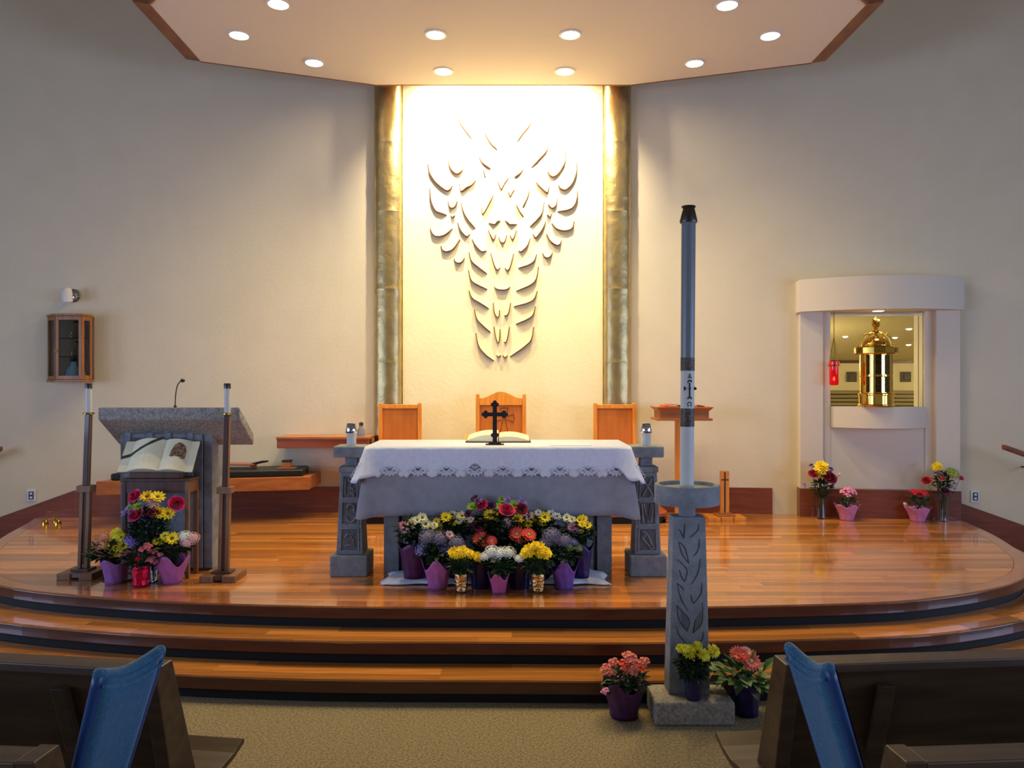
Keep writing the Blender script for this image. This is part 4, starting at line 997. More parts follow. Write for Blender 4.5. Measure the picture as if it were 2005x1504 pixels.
for k in range(12):
    if k % 2: continue
    a = 2*PI*(k+0.5)/12; T = Matrix.Translation((tc.x, tc.y, 0)) @ Matrix.Rotation(a, 4, 'Z')
    MB().box(0.214, 0.219, -0.035, 0.035, zr+0.014, zc_-0.012, T).build('cornice_plate', 'brassdark', tb)
dz = zc_+0.004
MB().lathe([(0.155*math.cos(PI/2*j/10), dz+0.115*math.sin(PI/2*j/10)) for j in range(10)]+[(0.004, dz+0.115)], (tc.x, tc.y, 0), 32).build('dome', 'brass', tb, smooth=True)
for k in range(4):
    a = PI*k/4+0.15; pts = [Vector((tc.x+0.185*math.cos(q)*math.cos(a), tc.y+0.185*math.cos(q)*math.sin(a), dz+0.165*math.sin(q))) for q in [PI*i/14 for i in range(15)]]
    MB().tube(pts, 0.0055, 6).build('crown_arch', 'brass', tb, smooth=True)
for k in range(8):
    a = PI*k/4+0.15; q = 0.9
    MB().sphere((tc.x+0.185*math.cos(q)*math.cos(a), tc.y+0.185*math.cos(q)*math.sin(a), dz+0.165*math.sin(q)+0.012), 0.012, 6).build('crown_bead', 'brass', tb, smooth=True)
fz = dz+0.115
MB().lathe([(0.02, fz-0.012), (0.03, fz+0.0), (0.016, fz+0.03), (0.034, fz+0.055), (0.016, fz+0.085), (0.03, fz+0.10), (0.042, fz+0.12), (0.038, fz+0.14), (0.012, fz+0.145)], (tc.x, tc.y, 0), 20).build('finial_stem', 'brass', tb, smooth=40)
mb = MB()
for k in range(7):
    a = 2*PI*k/7; mb.tube([(tc.x+0.03*math.cos(a), tc.y+0.03*math.sin(a), fz+0.14), (tc.x+0.034*math.cos(a+0.4), tc.y+0.034*math.sin(a+0.4), fz+0.18), (tc.x+0.008*math.cos(a+1), tc.y+0.008*math.sin(a+1), fz+0.19+0.015*(k % 2))], [0.014, 0.013, 0.002], 6)
mb.tube([(tc.x, tc.y, fz+0.14), (tc.x, tc.y, fz+0.225)], [0.016, 0.002], 6); mb.build('flame_finial', 'brass', tb, smooth=True)
# dark and bright reflections painted as upright stripes on the body front
for k, (a, wd, m) in enumerate(((-1.88, 0.030, 'brassdeep'), (-1.57, 0.016, 'brassbright'), (-1.28, 0.030, 'brassdeep'), (-2.5, 0.02, 'brassdeep'), (-0.62, 0.02, 'brassdeep'))):
    T = Matrix.Translation((tc.x, tc.y, 0)) @ Matrix.Rotation(a, 4, 'Z')
    mb = MB()
    for q0, q1 in ((TZ+0.162, TZ+0.33), (TZ+0.358, zr-0.008)):
        n_ = 8 if k == 1 else 1
        for j in range(n_): mb.box(0.163, 0.1695, -wd, wd, q0+j*(q1-q0)/n_, q0+(j+(0.75 if n_ > 1 else 1.0))*(q1-q0)/n_, T)
    tag(mb.build('reflection_band', m, tb), kind='stuff')

# sanctuary lamp
lp = AL(-0.50, -0.17, 0); lx, ly = W(1633, 0, lp.y).x, lp.y
zl0, zl1 = H-(755-752)*ly/FPX, H+(752-708)*ly/FPX; zt3 = P+zh0
t = thing('sanctuary_lamp', 'red glass sanctuary lamp hanging on chains from the alcove hood', 'lamp', (lx, ly, zl0))
MB().lathe([(0.005, zl0), (0.042, zl0+0.004), (0.05, zl0+0.02), (0.05, zl1-0.05), (0.056, zl1-0.045), (0.056, zl1)], (lx, ly, 0), 20, True).build('red_glass', 'redglass', t, smooth=40)
MB().lathe([(0.06, zl1-0.052), (0.062, zl1-0.04), (0.058, zl1-0.038)], (lx, ly, 0), 20, False).build('ring', 'brassdark', t)
for k in range(3):
    a = 2*PI*k/3+0.3; MB().tube([(lx+0.058*math.cos(a), ly+0.058*math.sin(a), zl1-0.04), (lx, ly, zl1+0.27)], 0.0035, 5).build('chain', 'brassdark', t)
MB().tube([(lx, ly, zl1+0.265), (lx, ly, zt3)], 0.0045, 5).build('chain', 'brassdark', t)
MB().lathe([(0.004, zl0+0.06), (0.010, zl0+0.075), (0.001, zl0+0.105)], (lx, ly-0.0, 0), 8).build('flame', 'flame', t)

# ---------------------------------------------------------------- paschal candle stand on the carpet
pt = thing('paschal_stand', 'tall grey stone candle stand with carved leaves standing on the carpet', 'candle stand', (1.04, 4.5, 0))
BX0, BX1, BY0, BY1, BZ = 0.815, 1.272, 4.362, 4.640, 0.135
MB().box(BX0, BX1, BY0, BY1, 0, BZ).build('base_block', 'stonerough', pt, bevel=0.014)
sy0, sy1 = 4.475, 4.62; sb, stp = 0.121, 0.094; zT = 1.172
sxc = 1.037
MB().hexa([(sxc-sb, sy0, BZ), (sxc+sb, sy0, BZ), (sxc+sb, sy1, BZ), (sxc-sb, sy1, BZ)], [(sxc-stp, sy0, zT), (sxc+stp, sy0, zT), (sxc+stp, sy1-0.01, zT), (sxc-stp, sy1-0.01, zT)]).build('shaft', 'stone', pt, bevel=0.006)
MB().lathe([(0.050, zT), (0.050, 1.25)], (sxc, 4.545, 0), 16).build('neck', 'stone', pt, smooth=40)
MB().lathe([(0.188, 1.243), (0.190, 1.25), (0.190, 1.350), (0.186, 1.357), (0.165, 1.357), (0.160, 1.335), (0.05, 1.330)], (sxc, 4.545, 0), 36).build('dish', 'stone', pt, smooth=35, bevel=0)
ZL = lambda u, v: (1270+u/3.269, 920+v/3.27)
leaves = [[(232,345),(228,395),(226,440)],[(195,380),(215,415),(226,440)],[(318,345),(316,385),(268,432)],[(325,440),(318,510),(288,552)],[(192,460),(232,500),(258,600)],[(192,465),(215,540),(256,598)],[(185,575),(245,640),(232,718)],[(196,640),(212,690),(232,718)],[(332,570),(315,660),(272,736)],
 [(182,725),(215,755),(222,770)],[(182,725),(205,820),(252,905)],[(340,715),(335,790),(288,858)],[(270,800),(276,830),(288,858)],[(180,868),(258,960),(246,1036)],[(180,868),(195,960),(246,1036)],[(345,850),(340,980),(284,1046)],[(300,960),(290,1010),(284,1046)],[(180,1010),(195,1060),(240,1110)],[(350,1035),(345,1080),(320,1110)]]
for lf in leaves:
    c = catmull([W(*ZL(u, v), sy0-0.0005) for u, v in lf], 4)
    n = len(c); MB().tube(c, [0.0035*(0.4+0.6*math.sin(PI*(0.1+0.8*i/(n-1)))) for i in range(n)], 5, 0.6).build('leaf_groove_shade', 'stonecut', pt)  # dark strips put the grooves' shade into colour
for pts in ([(205,900),(250,965),(246,1036),(215,990)], [(300,960),(335,900),(335,990),(290,1040)]):
    MB().prism([W(*ZL(u, v), sy0) for u, v in pts], (0, -0.0015, 0)).build('leaf_hollow_shade', 'stonedark', pt)  # flat plates, the leaf hollows' shade as darker stone
pc = thing('paschal_candle', 'very tall white paschal candle with dark bands and a metal cap', 'candle', (sxc, 4.545, 1.332))
R = 0.0405; lean = 0.006
def cx(z): return sxc+lean*(z-1.332)
T = Matrix.Shear('XY', 4, (lean, 0)) if False else None
def cyl(z0, z1, r0, r1, nm, m, n=24, par=pc):
    mb = MB(); mb.lathe([(r0, z0), (r1, z1)], (0, 0, 0), n)
    mb.v = [(x+cx(z), y+4.545, z) for x, y, z in mb.v]; return mb.build(nm, m, par, smooth=40)
zb0, zb1, zb2_, zb3 = H-(836-752)*4.5/FPX, H-(800-752)*4.5/FPX, H-(726-752)*4.5/FPX, H-(700-752)*4.5/FPX
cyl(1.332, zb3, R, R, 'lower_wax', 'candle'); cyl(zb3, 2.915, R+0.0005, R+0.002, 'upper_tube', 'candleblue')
cyl(zb0, zb1, R+0.001, R+0.001, 'band', 'band'); cyl(zb2_, zb3, R+0.001, R+0.001, 'band', 'band')
mb = MB(); mb.lathe([(0.050, 2.905), (0.053, 2.915), (0.036, 2.99), (0.043, 3.0), (0.042, 3.004), (0.015, 3.004)], (cx(2.95), 4.545, 0), 24); mb.build('cap', 'pewter', pc, smooth=40)
def onwax(u, z, lift=0.0015):                         # u metres round the front
    a = -PI/2+u/R; return Vector((cx(z)+(R+lift)*math.cos(a), 4.545+(R+lift)*math.sin(a), z))
def zpx(v): return H-(690+v/9.4-752)*4.505/FPX
def upx(u): return math.asin(max(-0.98, min(0.98, ((1310+u/9.4-1345.3)*4.505/FPX)/R)))*R
def strokes(ls, r, nm, m='iron'):
    mb = MB()
    for l in ls: mb.tube([onwax(upx(u), zpx(v)) for u, v in l], r, 5)
    return mb.build(nm, m, pc)
strokes([[(315,480),(345,410),(380,480)],[(325,460),(370,460)],[(330,405),(360,405)]], 0.0022, 'alpha_letter')
strokes([[(305,990),(325,985),(310,960),(310,935),(330,920),(360,920),(378,935),(378,960),(362,985),(385,990)]], 0.0024, 'omega_letter')
strokes([[(345,560),(345,700),(345,840)],[(250,630),(270,665),(250,700)],[(265,665),(440,665)],[(445,640),(455,665),(445,690)],[(310,560),(320,525),(345,512),(370,525),(380,545)],[(310,860),(318,835),(345,825),(370,835),(382,860)]], 0.0042, 'cross_emblem')
mb = MB(); mb.sphere(onwax(upx(460), zpx(668), 0.006), 0.008, 6); mb.sphere(onwax(upx(262), zpx(665), 0.004), 0.007, 6); mb.sphere(onwax(upx(345), zpx(665), 0.003), 0.007, 6)
mb.build('wax_nail', 'iron', pc, smooth=True)
for j, v in enumerate((150, 210, 270, 1090, 1150, 1210, 1270, 1330)):
    strokes([[(225, v+20), (270, v-20), (320, v+20), (370, v-20), (420, v+20)]], 0.0012, 'band_ornament', 'walnutlight')

# ---------------------------------------------------------------- pews
def pew(name_lab, xe, ye, rot, s, length=4.2):
    """xe, ye: aisle end of the top rail; s = -1 runs to the left, +1 to the right"""
    t = thing('pew', name_lab, 'pew', (xe, ye, 0), 'dark wooden pews', rz=rot)
    def B(x0, x1, y0, y1, z0, z1, nm, bev=0.006):
        a, b = sorted((s*x0, s*x1)); return MB().box(a, b, y0, y1, z0, z1).build(nm, 'pewwood', t, local=True, bevel=bev)
    L = length
    def slope(x0, x1, pts, nm, bev=0.005):
        a, b = sorted((s*x0, s*x1)); return MB().prism([(a, y, z) for y, z in pts], (b-a, 0, 0)).build(nm, 'pewwood', t, local=True, bevel=bev)
    slope(0.03, L, [(-0.045, 0.865), (0.055, 0.865), (0.055, 0.9), (-0.045, 0.9)], 'top_rail')
    slope(0.03, L, [(0.0, 0.865), (0.025, 0.865), (0.165, 0.40), (0.14, 0.40)], 'back_board')
    slope(-0.03, 0.03, [(-0.05, 0.905), (0.06, 0.905), (0.22, 0.42), (0.24, 0.0), (0.02, 0.0), (0.06, 0.42)], 'end_panel')
    prof = [(0.14, 0.43), (0.24, 0.415), (0.34, 0.425), (0.415, 0.45), (0.43, 0.44), (0.425, 0.425), (0.34, 0.40), (0.24, 0.388), (0.14, 0.40)]
    slope(-0.13, L, prof, 'seat', 0.003)
    for x in (0.4, L*0.5, L-0.4): slope(x-0.02, x+0.02, [(0.15, 0.0), (0.38, 0.0), (0.38, 0.395), (0.24, 0.385), (0.15, 0.395)], 'support')
    slope(0.36, 0.42, [(-0.02, 0.80), (0.012, 0.80), (0.10, 0.50), (0.07, 0.50)], 'back_stile')
    for x in (2.0, 3.4): slope(x, x+0.06, [(-0.02, 0.80), (0.012, 0.80), (0.10, 0.50), (0.07, 0.50)], 'back_stile')
    return t
pew('front dark wooden pew on the left of the aisle', -1.325, 2.85, -math.radians(8), -1)
pew('front dark wooden pew on the right of the aisle', 1.045, 2.90, math.radians(5), 1)
pew('second dark wooden pew on the left, only its top rail corner showing at bottom left', -1.345, 2.165, -math.radians(4), -1)
pew('second dark wooden pew on the right, only its top rail showing at bottom right', 1.115, 2.165, math.radians(4), 1)
def blue_pad(A, B, A2, B2, out, lab):
    """curved upholstered panel: top edge A-B (near-far), bottom edge A2-B2"""
    t = thing('padded_panel', lab, 'cushion', tuple((Vector(A2)+Vector(B2))/2), 'blue padded panels at the aisle ends of the pews')
    A, B, A2, B2 = [Vector(p) for p in (A, B, A2, B2)]; NU, NV = 16, 14
    nrm = (B-A).cross(A2-A).normalized()
    if nrm.dot(Vector((out, -0.4, 0))) < 0: nrm = -nrm
    def P_(u, v):
        top = A+(B-A)*u; top = top+Vector((0, 0, -0.035*math.sin(PI*u)*(1-u*0.2)))
        bot = A2+(B2-A2)*u
        return top+(bot-top)*v
    def th_(u, v): return 0.028*(min(1, u*8, (1-u)*8, v*9+0.25)**0.5)
    mb = MB(); mb.grid(lambda u, v: P_(u, v)+nrm*(th_(u, v)-0.012*math.sin(PI*u)), NU, NV); mb.build('front_pad', 'blue', t, smooth=True)
    mb = MB(); mb.grid(lambda u, v: P_(u, v)-nrm*(0.03+0.012*math.sin(PI*u)), NU, NV); mb.build('back_shell', 'bluedark', t, smooth=True)
    mb = MB()
    top = [P_(i/16, 0)-nrm*(0.006+0.012*math.sin(PI*i/16)) for i in range(17)]; mb.tube(top, 0.019, 8); mb.sphere(top[0], 0.019, 6); mb.sphere(top[-1], 0.019, 6)
    mb.build('top_roll', 'blue', t, smooth=True)
    seam = [P_(i/16, 0.045)+nrm*(0.024-0.012*math.sin(PI*i/16)) for i in range(17)]; MB().tube(seam, 0.005, 6).build('piping', 'blue', t, smooth=True)
    for uu in (0.0, 1.0):
        edge = [P_(uu, j/14)-nrm*0.004 for j in range(15)]; MB().tube(edge, 0.018, 8).build('side_edge', 'bluedark', t, smooth=True)
def low(p, z): return p
def W2(px, py, z): Y = (H-z)*FPX/(py-752); return W(px, py, Y)
A, B = W2(196, 1322, 1.05), W2(316, 1276, 1.05)
A2 = Vector((A.x-0.115*1.57, A.y+0.075*1.5, 0.495)); B2 = Vector((B.x-0.138*1.35, B.y+0.03*1.4, 0.495))
blue_pad(A, B, A2, B2, 1, 'blue upholstered padded panel with piped edge standing at the left pews')
A, B = W2(1621, 1310, 1.05), W2(1543, 1270, 1.05)
A2 = Vector((A.x+0.115*1.5, A.y+0.03*1.4, 0.495)); B2 = Vector((B.x+0.135*1.35, B.y+0.03*1.4, 0.495))
blue_pad(A, B, A2, B2, -1, 'blue upholstered padded panel with piped edge standing at the right pews')

# ---------------------------------------------------------------- in the chapel behind: plaques and ceiling lights
for px, lab in ((1668, 'small dark square plaque on the chapel wall, half hidden left of the tabernacle'), (1774, 'small dark square plaque on the chapel wall, right of the tabernacle')):
    c = W(px, 738, 14.97)
    t = thing('wall_plaque', lab, 'plaque', (c.x, 14.98, c.z-0.1), 'plaques on the chapel wall')
    MB().box(c.x-0.1, c.x+0.1, 14.965, 15.0, c.z-0.1, c.z+0.1).build('frame', 'plaque', t, bevel=0.01); MB().box(c.x-0.05, c.x+0.05, 14.95, 14.968, c.z-0.06, c.z+0.06).build('raised_figure', 'plaque', t, bevel=0.012)
for (px, py), lab in (((1780, 644), 'chapel ceiling light highest at the right of the opening'), ((1779, 675), 'chapel ceiling light lower right, seen over the tabernacle'), ((1655, 659), 'chapel ceiling light left of the tabernacle dome'), ((1752, 661), 'chapel ceiling light just right of the tabernacle dome')):
    k = (752-py)/FPX; y = (2.41+15*0.072-H)/(k+0.072); c = W(px, py, y); z = CHC(y)
    t = thing('ceiling_light', lab, 'light', (c.x, y, z), 'chapel ceiling lights')
    MB().lathe([(0.035, z), (0.03, z-0.012), (0.01, z-0.016)], (c.x, y, 0), 14).build('lamp_lens', 'lampon', t)
for (x, y) in ((0, 1.2), (-3.5, -3), (3.5, -3), (5.8, -5)):
    light('nave_fill', 'POINT', (x, y, 2.55+(y+9)*0.26), 10 if y < 0 else 5, WARM, shadow_soft_size=0.15)  # unseen fill lights without fixtures, added to brighten the nave

# ---------------------------------------------------------------- flowers
HEADS = {}
def petal(mb, a, r0, r1, wd, tilt, z0=0.0, curl=0.0, shape=0.6):
    ca, sa = math.cos(a), math.sin(a); q = Vector((-sa, ca, 0))
    def at(r, z): return Vector((ca*r, sa*r, z0+z))
    m = r0+(r1-r0)*shape; zt = math.tan(tilt)
    a_, b_, c_ = at(r0, 0), at(m, (m-r0)*zt), at(r1, (r1-r0)*zt+curl)
    mb.add([a_+q*wd*0.25, b_+q*wd*0.5, c_+q*wd*0.12, c_-q*wd*0.12, b_-q*wd*0.5, a_-q*wd*0.25], [(0, 1, 4, 5), (1, 2, 3, 4)])
def head(kind, colr):
    key = (kind, colr)
    if key in HEADS: return HEADS[key]
    r = random.Random(hash(kind) % 1000 if False else len(HEADS)*13+1); mb = MB(); mats = ['f_'+colr, 'f_eye']
    if kind == 'rose': mats[1] = {'hotpink': 'f_crimson', 'red': 'f_crimson', 'crimson': 'f_burgundy', 'burgundy': 'f_purple', 'peach': 'f_coral', 'magenta': 'f_burgundy'}.get(colr, 'f_crimson')
    if kind == 'daisy':
        for k in range(12): petal(mb, 2*PI*k/12+r.uniform(-.08, .08), 0.08, 0.5*r.uniform(.9, 1.05), 0.2, r.uniform(0.05, 0.4), 0.02)
        for k in range(9): petal(mb, 2*PI*k/9+.2, 0.06, 0.36, 0.18, r.uniform(0.4, 0.7), 0.05)
        mb.cur = 1; mb.lathe([(0.13, 0.04), (0.12, 0.11), (0.05, 0.14)], n=9)
    elif kind == 'gerbera':
        for k in range(18): petal(mb, 2*PI*k/18, 0.08, 0.5, 0.16, r.uniform(0.0, 0.22), 0.02)
        for k in range(14): petal(mb, 2*PI*k/14+.1, 0.06, 0.36, 0.14, r.uniform(0.2, 0.45), 0.05)
        mats[1] = 'f_palegreen' if colr != 'pink' else 'f_eyegreen'; mb.cur = 1; mb.lathe([(0.10, 0.05), (0.09, 0.11), (0.03, 0.13)], n=9)
    elif kind == 'mum':
        for j, (n, rr, tl, z) in enumerate(((15, 0.5, -0.05, 0.0), (14, 0.45, 0.18, 0.05), (12, 0.37, 0.4, 0.10), (9, 0.27, 0.65, 0.14), (6, 0.16, 0.9, 0.17))):
            for k in range(n): petal(mb, 2*PI*(k+0.5*(j % 2))/n+r.uniform(-.1, .1), 0.03, rr*r.uniform(.85, 1.05), 0.18, tl+r.uniform(-.1, .1), z)
    elif kind == 'spider':
        for j, (n, rr, tl) in enumerate(((12, 0.55, -0.1), (11, 0.5, 0.3), (9, 0.4, 0.8))):
            for k in range(n): petal(mb, 2*PI*(k+0.5*j)/n, 0.03, rr*r.uniform(.8, 1.1), 0.09, tl, 0.05)
    elif kind == 'rose':
        for j, (n, r0, h, op) in enumerate(((5, 0.46, 0.34, 0.30), (5, 0.37, 0.46, 0.16), (4, 0.25, 0.52, 0.06), (3, 0.13, 0.56, 0.02))):
            mb.cur = 1 if j in (1, 3) else 0
            for k in range(n):
                a0 = 2*PI*(k+0.5*(j % 2))/n; da = 2*PI/n*0.62
                def fn(u, v, a0=a0, da=da, r0=r0, h=h, op=op):
                    a = a0+(u*2-1)*da; rad = r0*(0.35+0.65*math.sin(PI/2*min(1, v*1.25)))+op*max(0, v-0.7)*3*(1-0.3*abs(u*2-1)); return (rad*math.cos(a), rad*math.sin(a), h*v-0.06*(u*2-1)**2*v)
                mb.grid(fn, 5, 4)
    elif kind == 'carnation':
        for j in range(26):
            a = r.uniform(0, 2*PI); el = r.uniform(0.1, 1.4); rad = 0.42
            c = Vector((math.cos(a)*math.cos(el), math.sin(a)*math.cos(el), math.sin(el)*0.75))*rad; u = c.cross(Vector((0, 0, 1))).normalized(); v = c.normalized()
            tilt = v*0.09+Vector((r.uniform(-.08, .08), r.uniform(-.08, .08), r.uniform(-.08, .08))); wv = 0.14
            mb.add([c*0.4, c-u*wv, c-u*wv*.4+tilt, c+u*wv*.3+tilt*0.5, c+u*wv], [(0, 1, 2), (0, 2, 3), (0, 3, 4)])
    elif kind == 'cluster':
        mb.lathe([(0.05, -0.12), (0.31, -0.08), (0.36, 0.0), (0.30, 0.10), (0.18, 0.18), (0.02, 0.21)], n=12)
    if kind == 'cluster':                          # hydrangea-like ball of small florets
        for j in range(46):
            t = (j+0.5)/46; el = math.asin(1-1.15*t) if 1-1.15*t > -1 else -0.2; a = j*2.39996
            c = Vector((math.cos(a)*math.cos(el), math.sin(a)*math.cos(el), math.sin(el)*0.62))*0.46*r.uniform(.92, 1.06)
            nv = Vector((c.x, c.y, c.z*1.6)).normalized(); u = nv.cross(Vector((r.uniform(-1, 1), r.uniform(-1, 1), 0.3))).normalized(); v = nv.cross(u)
            for k in range(4):
                p = u*math.cos(k*PI/2)+v*math.sin(k*PI/2); q = u*math.cos(k*PI/2+PI/2)+v*math.sin(k*PI/2+PI/2)
                mb.add([c, c+p*0.05+q*0.04+nv*0.035, c+p*0.095+nv*0.03, c+p*0.05-q*0.04+nv*0.035], [(0, 1, 2, 3)])
    elif kind == 'blossom':                          # loose five-petalled blossoms (begonia, kalanchoe)
        for j in range(9):
            a = j*2.39996; rad = 0.36*math.sqrt((j+0.3)/9); c = Vector((rad*math.cos(a), rad*math.sin(a), 0.25*(1-rad*rad*4)+r.uniform(-.04, .06)))
            nv = Vector((c.x, c.y, 0.5)).normalized(); u = nv.cross(Vector((r.uniform(-1, 1), r.uniform(-1, 1), 0.2))).normalized(); v = nv.cross(u)
            for k in range(5):
                p = u*math.cos(k*2*PI/5)+v*math.sin(k*2*PI/5); q = nv.cross(p)
                mb.add([c, c+p*0.09+q*0.08+nv*0.04, c+p*0.18+nv*0.06, c+p*0.09-q*0.08+nv*0.04], [(0, 1, 2, 3)])
    elif kind == 'bud':
        mb.lathe([(0.03, 0), (0.3, 0.15), (0.34, 0.4), (0.2, 0.62), (0.03, 0.7)], n=8)
    HEADS[key] = mb.mesh('flower_'+kind, mats); return HEADS[key]

def leaf(mb, c, d, up, L, wd, r):
    d = d.normalized(); s = d.cross(up).normalized(); n = s.cross(d)
    a = c; b = c+d*L*0.45+s*wd*0.5+n*0.0; e = c+d*L*0.45-s*wd*0.5; m = c+d*L*0.5-n*wd*0.16; t = c+d*L-n*L*r
    mb.add([a, b, t, e, m], [(0, 1, 4), (1, 2, 4), (2, 3, 4), (3, 0, 4)])

def plant(name, label, cat, base, pot, heads, fol, group, tr, Yoff=0.0, seed=1):
    """base: pixel + floor height of the pot; heads in zoom coordinates mapped by tr -> pixel"""
    r = random.Random(seed); px, py, z = base
    Y = FY(py, z); bp = W(px, py, Y); bp.y = Y; X = bp.x; S = Y/FPX
    t = thing(name, label, cat, (X, Y, z), group)
    zoom = tr[2]
    kind = pot[0]
    if kind == 'wrap':                               # flared paper wrap with pointed, wavy rim
        _, m, wb, wt, h, pts, amp, ph = pot; rb, rt, h = wb*S/2, wt*S/2, h*S
        n = 48
        def fn(u, v):
            a = 2*PI*u; k = rb+(rt-rb)*(v**1.5)*(1+0.10*math.cos(pts*a+ph)); zt = h*(1-amp*0.5+amp*0.5*math.cos(pts*a+ph))
            k *= 1+0.03*math.sin(a*9+v*4); return (X+k*math.cos(a), Y+k*math.sin(a), z+0.002+v*zt)
        mb = MB(); mb.grid(fn, n, 8, True); mb.add([(X+rb*math.cos(2*PI*i/n), Y+rb*math.sin(2*PI*i/n), z+0.002) for i in range(n)], [tuple(range(n-1, -1, -1))])
        mb.build('pot_wrap', m, t, smooth=True, solid=0.002)
        soil = h*(1-amp)*0.9; rs_ = rb+(rt-rb)*0.6
    elif kind == 'pot':
        _, m, wb, wt, h = pot; rb, rt, h = wb*S/2, wt*S/2, h*S
        MB().lathe([(rb, z), (rt*0.97, z+h*0.86), (rt*1.04, z+h*0.87), (rt*1.04, z+h), (rt*0.9, z+h), (rt*0.88, z+h*0.85)], (X, Y, 0), 28, True).build('pot', m, t, smooth=35)
        soil = h*0.86; rs_ = rt*0.9
    elif kind == 'foil':
        _, m, wb, wt, h = pot; rb, rt, h = wb*S/2, wt*S/2, h*S; rr = random.Random(seed+5)
        D = [[rr.uniform(0.9, 1.08) for _ in range(30)] for _ in range(9)]
        def fn(u, v):
            i = int(round(u*30)) % 30; j = int(round(v*8)); k = (rb+(rt-rb)*v)*(D[j][i] if j else 1.0); a = 2*PI*u
            return (X+k*math.cos(a), Y+k*math.sin(a), z+0.001+v*h*(1 if v < 1 else 0.95+0.1*D[j][i]-0.05))
        mb = MB(); mb.grid(fn, 30, 8, True); mb.add([(X+rb*math.cos(2*PI*i/30), Y+rb*math.sin(2*PI*i/30), z+0.001) for i in range(30)], [tuple(range(29, -1, -1))])
        mb.build('foil_wrap', m, t, smooth=40, solid=0.0015); soil = h*0.85; rs_ = rt*0.85
    elif kind == 'vase':
        _, m, wb, wt, h = pot; rb, rt, h = wb*S/2, wt*S/2, h*S
        MB().lathe([(rb, z), (rb*1.02, z+h*0.5), (rt*0.82, z+h*0.75), (rt, z+h), (rt-0.004, z+h), (rt*0.82-0.004, z+h*0.75), (rb-0.004, z+h*0.5), (rb-0.004, z+0.012), (0.001, z+0.012)], (X, Y, 0), 24, True).build('vase', m, t, smooth=35)
        MB().lathe([(rb-0.006, z+0.014), (rb-0.006, z+h*0.45)], (X, Y, 0), 20).build('water', 'water', t)
        soil = 0.02; rs_ = rb*0.4
    org_ = Vector((X, Y, z+soil))
    # foliage: ellipsoid of leaves
    if fol:
        (fu, fv, fru, frv, n, L, m) = fol[:7]
        c = W(*tr[0:1][0](fu, fv), Y+Yoff); c.y = Y+Yoff; rx, rz = fru/zoom*S, frv/zoom*S; ry = min(rx, 0.14 if kind != 'vase' else 0.08)
        mb = MB()
        for i in range(int(n*1.7)):
            for _ in range(20):
                q = Vector((r.uniform(-1, 1), r.uniform(-1, 1), r.uniform(-1, 1)))
                if 0.25 < q.length < 1: break
            p = Vector((c.x+q.x*rx*0.9, c.y+q.y*ry*0.9, c.z+q.z*rz*0.9))
            if p.z < z+0.02: p.z = z+0.02+abs(p.z-z)*0.2
            d = Vector((q.x+r.uniform(-.5, .5), q.y+r.uniform(-.6, .3), q.z*0.5+r.uniform(-.1, .6)))
            LL = L*r.uniform(0.7, 1.3); leaf(mb, p, d, Vector((r.uniform(-.3, .3), r.uniform(-.5, .1), 1)), LL, LL*r.uniform(.45, .62), r.uniform(.05, .3))
            if i % 6 == 0: mb.tube([org_, org_.lerp(p, 0.6)+Vector((0, 0, 0.02)), p], 0.0018, 4)
        tag(mb.build('foliage', m, t), kind='stuff')
    sb_ = MB(); hs = []
    for hd in heads:
        u, v, kd, colr, sz = hd[:5]; dy = hd[5] if len(hd) > 5 else r.uniform(-0.06, 0.0)
        p = W(*tr[0](u, v), Y+Yoff+dy); size = sz/zoom*S*(0.84 if kd == 'rose' else 1.12 if kd in ('daisy', 'mum', 'gerbera') else 1.05)
        dirv = Vector(((p.x-X)*2.2+r.uniform(-.2, .2), -0.75+r.uniform(-.15, .2), 0.62+r.uniform(-.15, .25)))
        if kd in ('cluster', 'blossom', 'carnation'): dirv.z += 0.5
        if kd == 'rose': dirv.z += 0.12
        o = bpy.data.objects.new('flower', head(kd, colr)); COL.objects.link(o); o.parent = t
        o.rotation_mode = 'QUATERNION'
        qt = dirv.to_track_quat('Z', 'Y'); sp_ = Matrix.Rotation(r.uniform(0, 6.28), 4, 'Z').to_quaternion(); o.rotation_quaternion = qt @ sp_
        o.scale = (size, size, size); o.location = p-Vector((X, Y, z))
        mid = org_.lerp(p, 0.55)+Vector((0, 0.01, 0.02)); sb_.tube([org_+Vector((r.uniform(-1, 1)*rs_*0.4, r.uniform(-1, 1)*rs_*0.4, 0)), mid, p-dirv.normalized()*0.003], 0.0025, 4)
    if heads: tag(sb_.build('stems', 'stem', t), kind='stuff')
    return t
def Z(x0, y0, k): return (lambda u, v: (x0+u/k, y0+v/k), None, k)
z7, z8, z4, zc, zr_ = Z(640, 950, 5.57), Z(960, 950, 5.729), Z(100, 900, 5.0125), Z(1140, 1220, 5.276), Z(1540, 870, 4.312)
GA, GL, GR, GC = 'flower pots massed before the altar', 'flower pots before the lectern', 'flowers along the alcove baseboard', 'flower pots around the paschal stand'
D_, M_, H_, G_, R_, CN, B_ = 'daisy', 'mum', 'cluster', 'gerbera', 'rose', 'carnation', 'blossom'

